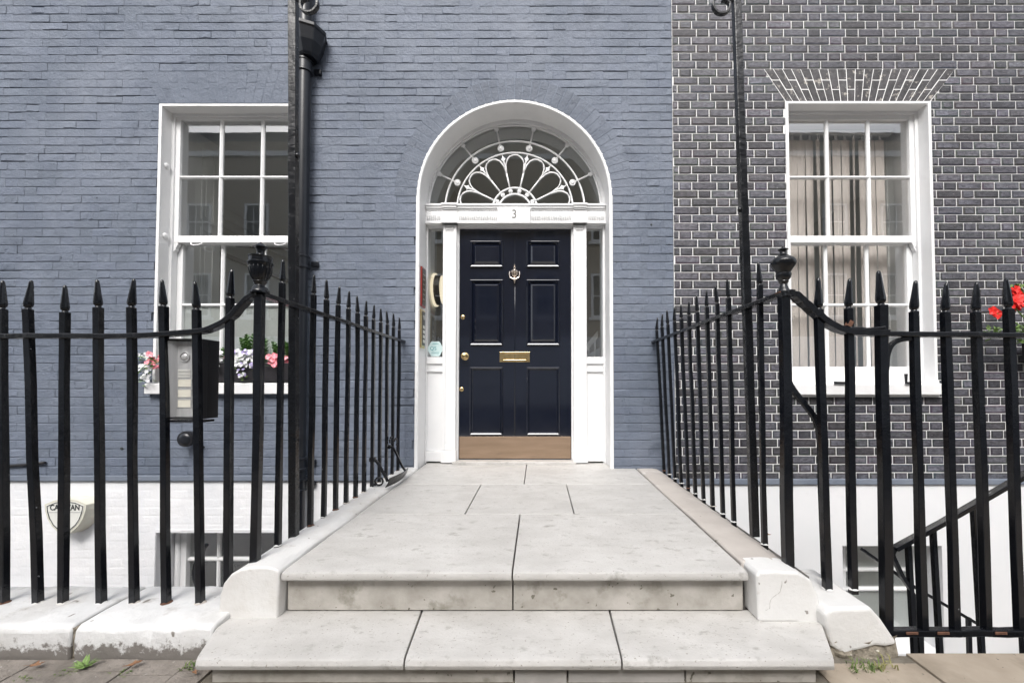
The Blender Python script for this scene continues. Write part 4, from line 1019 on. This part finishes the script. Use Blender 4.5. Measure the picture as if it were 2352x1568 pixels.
# ------------------------------------------------------------------ drainpipe
dp = thing('drainpipe', (-2.055, -.085, -2.35), 'black cast iron drainpipe with hopper between window and door', 'drainpipe')
px_, py_ = -2.055, -.085
part('pipe', MB().lathe((px_, py_, 0), [(.052, -2.3), (.052, 4.9)], 24), 'pipe_paint', dp, smooth='auto')
q = MB().lathe((px_ + .035, py_ - .005, 0), [(.072, 3.59), (.085, 3.61), (.120, 3.70), (.140, 3.80), (.150, 3.805), (.150, 3.835), (.13, 3.84)], 8); part('hopper', q, 'pipe_paint', dp, bevel=.004)
for z in (3.53, 1.80, .06, -.12):
    q = MB().lathe((px_, py_, z), [(.054, -.055), (.064, -.052), (.064, -.040), (.059, -.034), (.059, .034), (.066, .040), (.066, .052), (.056, .056)], 24); part('collar', q, 'pipe_paint', dp, smooth='auto')
    for sx in (-1, 1): part('bracket', MB().box(px_ + sx * .05, px_ + sx * .11, py_ + .05, py_ + .082, z - .022, z + .022), 'pipe_paint', dp, bevel=.006)

# ------------------------------------------------------------------ small wall things
al = thing('alarm_box', (-4.02, 0, -.5), 'white shield-shaped alarm box on the basement wall', 'alarm box')
ax, az_ = -4.03, -.235
def shield(s, dx=0, dz=0):
    P = [(-.185, -.045), (-.10, -.010), (0, .002), (.10, -.010), (.185, -.045), (.178, -.10), (.155, -.17), (.115, -.235), (.06, -.285), (0, -.315), (-.06, -.285), (-.115, -.235), (-.155, -.17), (-.178, -.10)]
    return [(ax + dx + x * s, az_ + dz + (z + .15) * s - .15) for x, z in P]
q = MB(); A = shield(1.0, .03); B = shield(.93); k = 14
vs = [(x, -.0, z) for x, z in A] + [(x, -.10, z) for x, z in B]; q.add(vs, [tuple(range(2 * k - 1, k - 1, -1))] + [(i, (i + 1) % k, (i + 1) % k + k, i + k) for i in range(k)])
part('case', q, 'alarm_cream', al, bevel=.006)
part('face', MB().prism(shield(.87), -.1025, -.0995), 'alarm_white', al)
part('outline', MB().tube([(x, -.103, z) for x, z in shield(.82)], .0035, 5, closed=True), 'ink', al)
part('divider', MB().box(ax - .135, ax + .135, -.1045, -.1025, az_ - .118, az_ - .109), 'grey_ink', al)
text_part('lettering', 'CARAVAN', .066, (ax, -.1035, az_ - .076), 'ink', al, sx=.82, bold=.0018, depth=.0006)

fl_ = thing('flood_lamp', (-3.02, -.03, .26), 'round black lamp fitting on the blue wall below the intercom', 'lamp')
part('body', MB().lathe((-3.02, -.11, .27), [(.064, 0), (.068, .010), (.066, .045), (.040, .075), (.02, .08)], 24, 'y'), 'black_plastic', fl_, smooth='auto')
part('lens', MB().lathe((-3.02, -.1105, .27), [(.052, 0), (.045, -.008), (.02, -.014), (.004, -.015)], 20, 'y'), 'pipe_paint', fl_, smooth='auto')
part('bracket', MB().tube([(-2.98, -.05, .25), (-2.94, -.0, .18)], .012, 8), 'black_plastic', fl_)
solo('wall_cable', MB().tube([(-6, -.016, .012), (-4.75, -.016, .018), (-4.5, -.018, .035), (-4.31, -.022, .055)], .013, 7), 'black_plastic', (-5, -.016, .02), 'black cable clipped along the foot of the blue wall', 'cable', smooth=True)
# little holes and an old fixing in the painted wall
for i, (x, z, r) in enumerate(((1.01, 2.16, .011), (-3.66, .175, .016))):
    solo('wall_fixing', MB().lathe((x, -.004, z), [(r, .004), (r * .8, -.004), (r * .3, -.006)], 7, 'y'), 'ink', (x, 0, z), ('dark plug in the blue wall right of the door arch', 'rusty fixing stub in the blue wall left of the intercom')[i], 'fixing')

# intercom on the left railing
ic = thing('intercom', (-1.53, -1.86, .58), 'steel door intercom panel in a black box on the railing', 'intercom')
x0, x1, z0, z1, yf = -1.600, -1.446, .590, .935, -1.838
b = MB(); b.box(x0, x1, yf + .03, -1.745, z0, z1); b.box(x0, x0 + .006, yf - .012, yf + .03, z0, z1); b.box(x1 - .004, x1, yf, yf + .03, z0, z1); b.box(x0 + .006, x1 - .004, yf - .014, yf + .03, z1 - .006, z1); b.box(x0 + .006, x1 - .004, yf, yf + .03, z0, z0 + .006)
part('housing', b, 'black_plastic', ic, bevel=.002)
part('side_flange', MB().prismz([(x0 + .007, yf - .008), (x0 + .011, yf - .008), (x0 + .034, yf + .018), (x0 + .034, yf + .029), (x0 + .007, yf + .029)], z0 + .008, z1 - .008), 'steel', ic, bevel=.001)
part('panel', MB().box(x0 + .035, x1 - .006, yf + .014, yf + .029, z0 + .008, z1 - .008), 'steel', ic, bevel=.001)
pf = yf + .0135; pcx = x0 + .066
part('camera_ring', MB().lathe((pcx, pf, .858), [(.023, .0), (.022, -.004), (.018, -.004), (.017, .0)], 24, 'y'), 'steel', ic, smooth='auto')
part('camera_dome', MB().lathe((pcx, pf, .858), [(.0155, -.0005), (.013, -.004), (.007, -.006), (.002, -.0065)], 20, 'y'), 'steel', ic, smooth='auto')
for i in range(6): part('speaker_slot', MB().box(pcx - .026, pcx + .025, pf - .0016, pf, .800 - i * .0063, .8035 - i * .0063), 'alarm_white', ic)
for i in range(3):
    zc = .745 - i * .0445
    q = MB(); rect_frame(q, pcx - .027, pcx + .033, pf - .002, pf, zc - .018, zc + .018, .002, .002, .002, .002); part('card_frame', q, 'steel', ic)
    part('name_card', MB().box(pcx - .0248, pcx + .0308, pf - .0008, pf + .0002, zc - .0158, zc + .0158), 'name_card', ic)
for i in range(8): part('button', MB().lathe((x1 - .036, pf, .796 - i * .0235), [(.0058, 0), (.0056, -.004), (.0035, -.0055), (.001, -.006)], 12, 'y'), 'sign_dark', ic, smooth='auto')
part('shelf_bracket', MB().box(x0 - .01, x1 + .012, -1.838, -1.78, z0 - .014, z0 - .004), 'iron_worn', ic, bevel=.002)

# ------------------------------------------------------------------ window box and flowers
solo('window_box', MB().add([(x, y, z) for z, i in ((.768, .006), (.925, 0)) for x, y in ((-3.30 + i, -.058 + i), (-2.155 - i, -.058 + i), (-2.155 - i, .085 - i), (-3.30 + i, .085 - i))] + [(x, y, z) for z in (.925, .90) for x, y in ((-3.292, -.050), (-2.163, -.050), (-2.163, .077), (-3.292, .077))],
     [(3, 2, 1, 0), (0, 1, 5, 4), (1, 2, 6, 5), (2, 3, 7, 6), (3, 0, 4, 7), (4, 5, 9, 8), (5, 6, 10, 9), (6, 7, 11, 10), (7, 4, 8, 11), (8, 9, 13, 12), (9, 10, 14, 13), (10, 11, 15, 14), (11, 8, 12, 15), (12, 13, 14, 15)]),
     'planter', (-2.73, -.02, .768), 'dark trough planter on the left window sill', 'planter', bevel=.003)
def leaf(mb, p, d, L, W, up=Vector((0, 0, 1))):
    d = d.normalized(); s = d.cross(up); s = s.normalized() if s.length > .01 else Vector((1, 0, 0)); n_ = s.cross(d)
    a = p; m_ = p + d * L * .5 + n_ * L * .06; e = p + d * L
    mb.add([a, m_ + s * W - n_ * L * .05, e - n_ * L * .08, m_ - s * W - n_ * L * .05, m_], [(0, 1, 4), (1, 2, 4), (2, 3, 4), (3, 0, 4)])
def rdir(zmin=-1): 
    while 1:
        v = Vector((R.uniform(-1, 1), R.uniform(-1, 1), R.uniform(-1, 1)))
        if .1 < v.length < 1 and v.normalized().z > zmin: return v.normalized()
def shrub(x, y, z, h, label, n=5):
    t = thing('leafy_shrub', (x, y, z), label, 'plant', 'shrubs in the window box'); q = MB(); sm = MB()
    for k in range(n):
        top = Vector((x + R.uniform(-.045, .045), y + R.uniform(-.03, .03), z + h * R.uniform(.75, 1))); b0 = Vector((x + R.uniform(-.015, .015), y, z))
        sm.tube([b0, top], .003, 5)
        N = int(h / .016)
        for i in range(N):
            p = b0.lerp(top, .12 + .88 * i / N); a0 = i * 1.57 + R.uniform(-.2, .2)
            for a in (a0, a0 + PI): leaf(q, p, Vector((math.cos(a), math.sin(a), .5 + .5 * i / N)), .060 * (1.15 - .55 * i / N), .0135)
        for a in range(4): leaf(q, top, Vector((math.cos(a * 1.6) * .5, math.sin(a * 1.6) * .5, 1)), .02, .005)
    part('foliage', q, 'leaf', t); part('stem', sm, 'leaf_light', t)
for i, (xx, h, lb) in enumerate(((-3.20, .14, 'small leafy shrub at the left end of the window box'), (-2.86, .17, 'short leafy shrub just right of the intercom box'), (-2.77, .155, 'low leafy shrub between intercom and urn post'), (-2.60, .30, 'tallest leafy shrub in the window box'), (-2.44, .235, 'leafy shrub behind the urn post'), (-2.30, .225, 'leafy shrub right of the urn post'), (-2.19, .20, 'leafy shrub at the right end of the window box'))):
    shrub(xx, .02 + R.uniform(-.02, .02), .90, h, lb)
def blossom(mb, c, d, r, n=5):
    d = d.normalized(); u = d.orthogonal().normalized(); v = d.cross(u); a0 = R.uniform(0, 6)
    for i in range(n):
        a = a0 + 2 * PI * i / n; e = u * math.cos(a) + v * math.sin(a); s = u * -math.sin(a) + v * math.cos(a)
        mb.add([c, c + e * r * .6 + s * r * .48 + d * r * .25, c + e * r + d * r * .12, c + e * r * .6 - s * r * .48 + d * r * .25], [(0, 1, 2, 3)])
def clump(xs, zs, ys, n, cols, r, label, nleaf=30, leafm='leaf_light', name='flower_clump', grp='flowers in the window box', cat='flowers', base=None):
    c = (sum(xs) / 2, sum(ys) / 2, zs[0]); t = thing(name, base or c, label, cat, grp)
    mbs = {k: MB() for k in cols}
    for i in range(n):
        p = Vector((R.uniform(*xs), R.uniform(*ys), R.uniform(*zs))); k = R.choice(cols)
        blossom(mbs[k], p, Vector((R.uniform(-.6, .6), -1, R.uniform(0, .9))), r * R.uniform(.8, 1.2))
    for k, mb in mbs.items():
        if mb.v: part('blossoms', mb, k, t)
    q = MB()
    for i in range(nleaf):
        p = Vector((R.uniform(*xs), R.uniform(ys[0] + .01, ys[1] + .03), R.uniform(zs[0] - .02, zs[1] - .01))); leaf(q, p, Vector((R.uniform(-1, 1), R.uniform(-1.2, .2), R.uniform(-.3, .8))), .045, .012)
    part('foliage', q, leafm, t)
    return t
WM = ['petal_white'] * 6 + ['petal_mauve']
clump((-2.97, -2.76), (.875, 1.02), (-.10, .02), 110, WM, .022, 'white and mauve flowers right of the intercom box')
clump((-2.66, -2.42), (.89, 1.04), (-.10, .03), 120, WM, .022, 'white and mauve flowers spilling left of the urn post', 60)
clump((-2.60, -2.54), (.80, .88), (-.085, -.065), 9, ['petal_mauve', 'petal_white'], .017, 'mauve flowers trailing down the front of the trough', 8)
clump((-2.33, -2.20), (.90, .99), (-.10, .02), 46, ['petal_pink'], .027, 'bright pink flowers right of the urn post', 16, 'leaf')
clump((-2.75, -2.68), (.97, 1.02), (-.05, .04), 8, ['petal_pink'], .021, 'few pink flowers between the white ones', 6, 'leaf')
clump((-3.38, -3.28), (.88, 1.0), (-.11, .0), 16, ['petal_pink'], .024, 'pink flowers at the left end of the window box', 10, 'leaf')
t = clump((-3.53, -3.38), (.96, 1.02), (-.10, -.03), 12, ['petal_white'], .019, 'white flowers sticking out left of the window frame', 10)
t2 = clump((-3.47, -3.33), (.75, .90), (-.12, -.065), 22, ['petal_white'], .019, 'white flowers hanging down over the left sill end', 26)
q = MB().tube(smoothpath([(-3.29, -.05, .93), (-3.36, -.10, .96), (-3.46, -.12, .985)]), .003, 5); part('stem', q, 'leaf_light', t)
q = MB().tube(smoothpath([(-3.29, -.06, .93), (-3.35, -.13, .90), (-3.42, -.14, .80)]), .003, 5); part('stem', q, 'leaf_light', t2)
# red geranium at the right edge, growing from a trough on a wall bracket
tr = thing('wall_trough', (4.55, -.15, .92), 'dark trough on a wall bracket at the right edge', 'planter')
part('trough', MB().box(4.22, 4.9, -.27, -.05, .94, 1.10), 'planter', tr, bevel=.006); [part('bracket', MB().box(xx, xx + .02, -.26, .0, .915, .938), 'iron', tr) for xx in (4.3, 4.78)]
ge = thing('geranium', (4.3, -.18, 1.05), 'red geranium with pale leaves at the right edge', 'plant')
q = MB(); 
for c, n_ in (((3.81, -.22, 1.345), 5), ((3.93, -.24, 1.415), 10), ((3.99, -.22, 1.39), 8), ((4.0, -.2, 1.50), 9), ((4.05, -.2, 1.45), 8)):
    for i in range(n_): blossom(q, Vector(c) + rdir() * R.uniform(.01, .045), Vector((R.uniform(-.7, .5), -1, R.uniform(-.2, .9))), .036 * R.uniform(.8, 1.2))
part('blossoms', q, 'petal_red', ge)
q = MB()
for c, n_ in (((3.83, -.2, 1.17), 22), ((3.76, -.2, 1.15), 10), ((3.97, -.22, 1.19), 22), ((4.02, -.2, 1.11), 26), ((4.05, -.18, 1.55), 14), ((4.15, -.18, 1.2), 40)):
    for i in range(n_): leaf(q, Vector(c) + rdir() * R.uniform(.0, .05), rdir(-.5), .06, .016)
part('foliage', q, 'leaf_light', ge)
q = MB()
for e in ((3.83, -.2, 1.17), (3.97, -.22, 1.19), (3.93, -.24, 1.40), (3.82, -.22, 1.33), (4.02, -.2, 1.50), (4.05, -.2, 1.55)):
    q.tube(smoothpath([(4.3, -.17, 1.06), ((4.3 + e[0]) / 2, -.19, (1.12 + e[2]) / 2), e]), .005, 6)
part('stem', q, 'leaf_light', ge)

# ------------------------------------------------------------------ weeds and fallen leaves on the pavement
def tuft(x, y, n, h, label, m='grass', spread=.05, grp='weeds on the pavement', zb=PAV):
    q = MB()
    for i in range(n):
        b0 = Vector((x + R.uniform(-spread, spread), y + R.uniform(-spread, spread) * .4, zb - .012)); a = R.uniform(0, 2 * PI); hh = h * R.uniform(.5, 1.1); o = hh * R.uniform(.4, 1.3)
        d = Vector((math.cos(a), math.sin(a), 0)); s = Vector((-d.y, d.x, 0)) * .0022
        m1 = b0 + d * o * .4 + Vector((0, 0, hh * .75)); e = b0 + d * o + Vector((0, 0, hh * .8))
        q.add([b0 - s, b0 + s, m1 + s, m1 - s, e], [(0, 1, 2, 3), (3, 2, 4)])
    return solo('grass_tuft', q, m, (x, y, zb), label, 'weed', grp)
for x, y, lb in ((-1.82, -2.12, 'grass in the sett joint at the lower left corner'), (-1.70, -2.09, 'second grass strip from the left between setts'), (-1.50, -2.09, 'grass strip between setts nearest the steps')): tuft(x, y, 34, .018, lb, spread=.035)
tuft(-1.285, -2.065, 26, .028, 'small weed where the coping meets the bottom step', spread=.02)
tuft(1.20, -2.06, 60, .034, 'long grass under the chipped stone right of the steps', spread=.07); tuft(1.28, -2.06, 24, .04, 'straw-coloured grass right of the chipped stone foot', 'straw', .05)
q = MB()
for i in range(16): leaf(q, Vector((-1.665 + R.uniform(-.01, .01), -2.065, PAV)), Vector((math.cos(i * .9), math.sin(i * .9) * .6 - .2, .4 + .4 * R.random())), .046, .0065)
solo('weed', q, 'leaf_light', (-1.665, -2.065, PAV), 'bright green weed at the foot of the coping', 'weed', 'weeds on the pavement')
def fallen(x, y, rot, s, label, z=PAV + .007):
    q = MB(); P = [(0, 0), (.3, .18), (.45, .42), (.6, .2), (1, .25), (.8, 0), (1.05, -.2), (.6, -.18), (.4, -.4), (.3, -.15), (-.35, -.02)]
    ca, sa = math.cos(rot), math.sin(rot)
    vs = [(x + (a * ca - c * sa) * s, y + (a * sa + c * ca) * s, z + .006 + .012 * abs(c) * s / .04 + R.uniform(0, .006)) for a, c in P]; vs += [(a, c, e - .0012) for a, c, e in vs]; k = len(P)
    q.add(vs, [tuple(range(k)), tuple(range(2 * k - 1, k - 1, -1))] + [(i, i + k, (i + 1) % k + k, (i + 1) % k) for i in range(k)])
    solo('fallen_leaf', q, 'dead_leaf', (x, y, z), label, 'leaf', 'fallen leaves')
fallen(-1.86, -2.075, .2, .042, 'brown leaf on the setts at far left'); fallen(-1.50, -2.075, .5, .04, 'tan maple-shaped leaf on the setts near the steps'); fallen(-1.215, -2.115, 2.5, .022, 'small brown leaf at the corner of the bottom step'); fallen(1.112, -1.56, .3, .04, 'curled brown leaf at the foot of the right lamp post', z=-.012)

# ------------------------------------------------------------------ the other side of the street (seen mirrored in the glass)
op = thing('terrace_house', (0, -17, -.3), 'brown brick terrace across the street mirrored in the fanlight', 'house')
b = MB(); b.box(-30, 30, -18, -17, -.42, 13.4); part('wall', b, 'far_brick', op)
part('roof', MB().prism([(-30, 13.4), (30, 13.4), (30, 14.4), (-30, 14.4)], -20, -17.8), 'far_roof', op)
part('parapet', MB().box(-30, 30, -17.9, -16.88, 12.6, 12.85), 'white_paint', op)
part('stone_base', MB().box(-30, 30, -17.3, -16.94, -.42, 3.2), 'white_render', op)
for z0, h in ((4.2, 2.3), (8.2, 1.9), (.8, 2.0)):
    for i in range(15):
        xc = -21 + i * 3.0 + .4; q = MB(); rect_frame(q, xc - .62, xc + .62, -17.0, -16.90, z0, z0 + h, .11, .11, .12, .10)
        q.box(xc - .75, xc + .75, -17, -16.82, z0 - .14, z0 - .002)
        wd_ = part('window', q, 'white_paint', op)
        part('pane', MB().box(xc - .51, xc + .51, -16.97, -16.96, z0 + .12, z0 + h - .1), 'ink', wd_)
        q = MB().box(xc - .51, xc + .51, -16.955, -16.93, z0 + h / 2 - .03, z0 + h / 2 + .03)
        for dx in (-.17, .17): q.box(xc + dx - .015, xc + dx + .015, -16.954, -16.935, z0 + .12, z0 + h - .1)
        part('glazing_bars', q, 'white_paint', wd_)
struct('far_pavement', MB().box(-60, 60, -16.93, -14.4, -.6, PAV), 'pavement_stone')
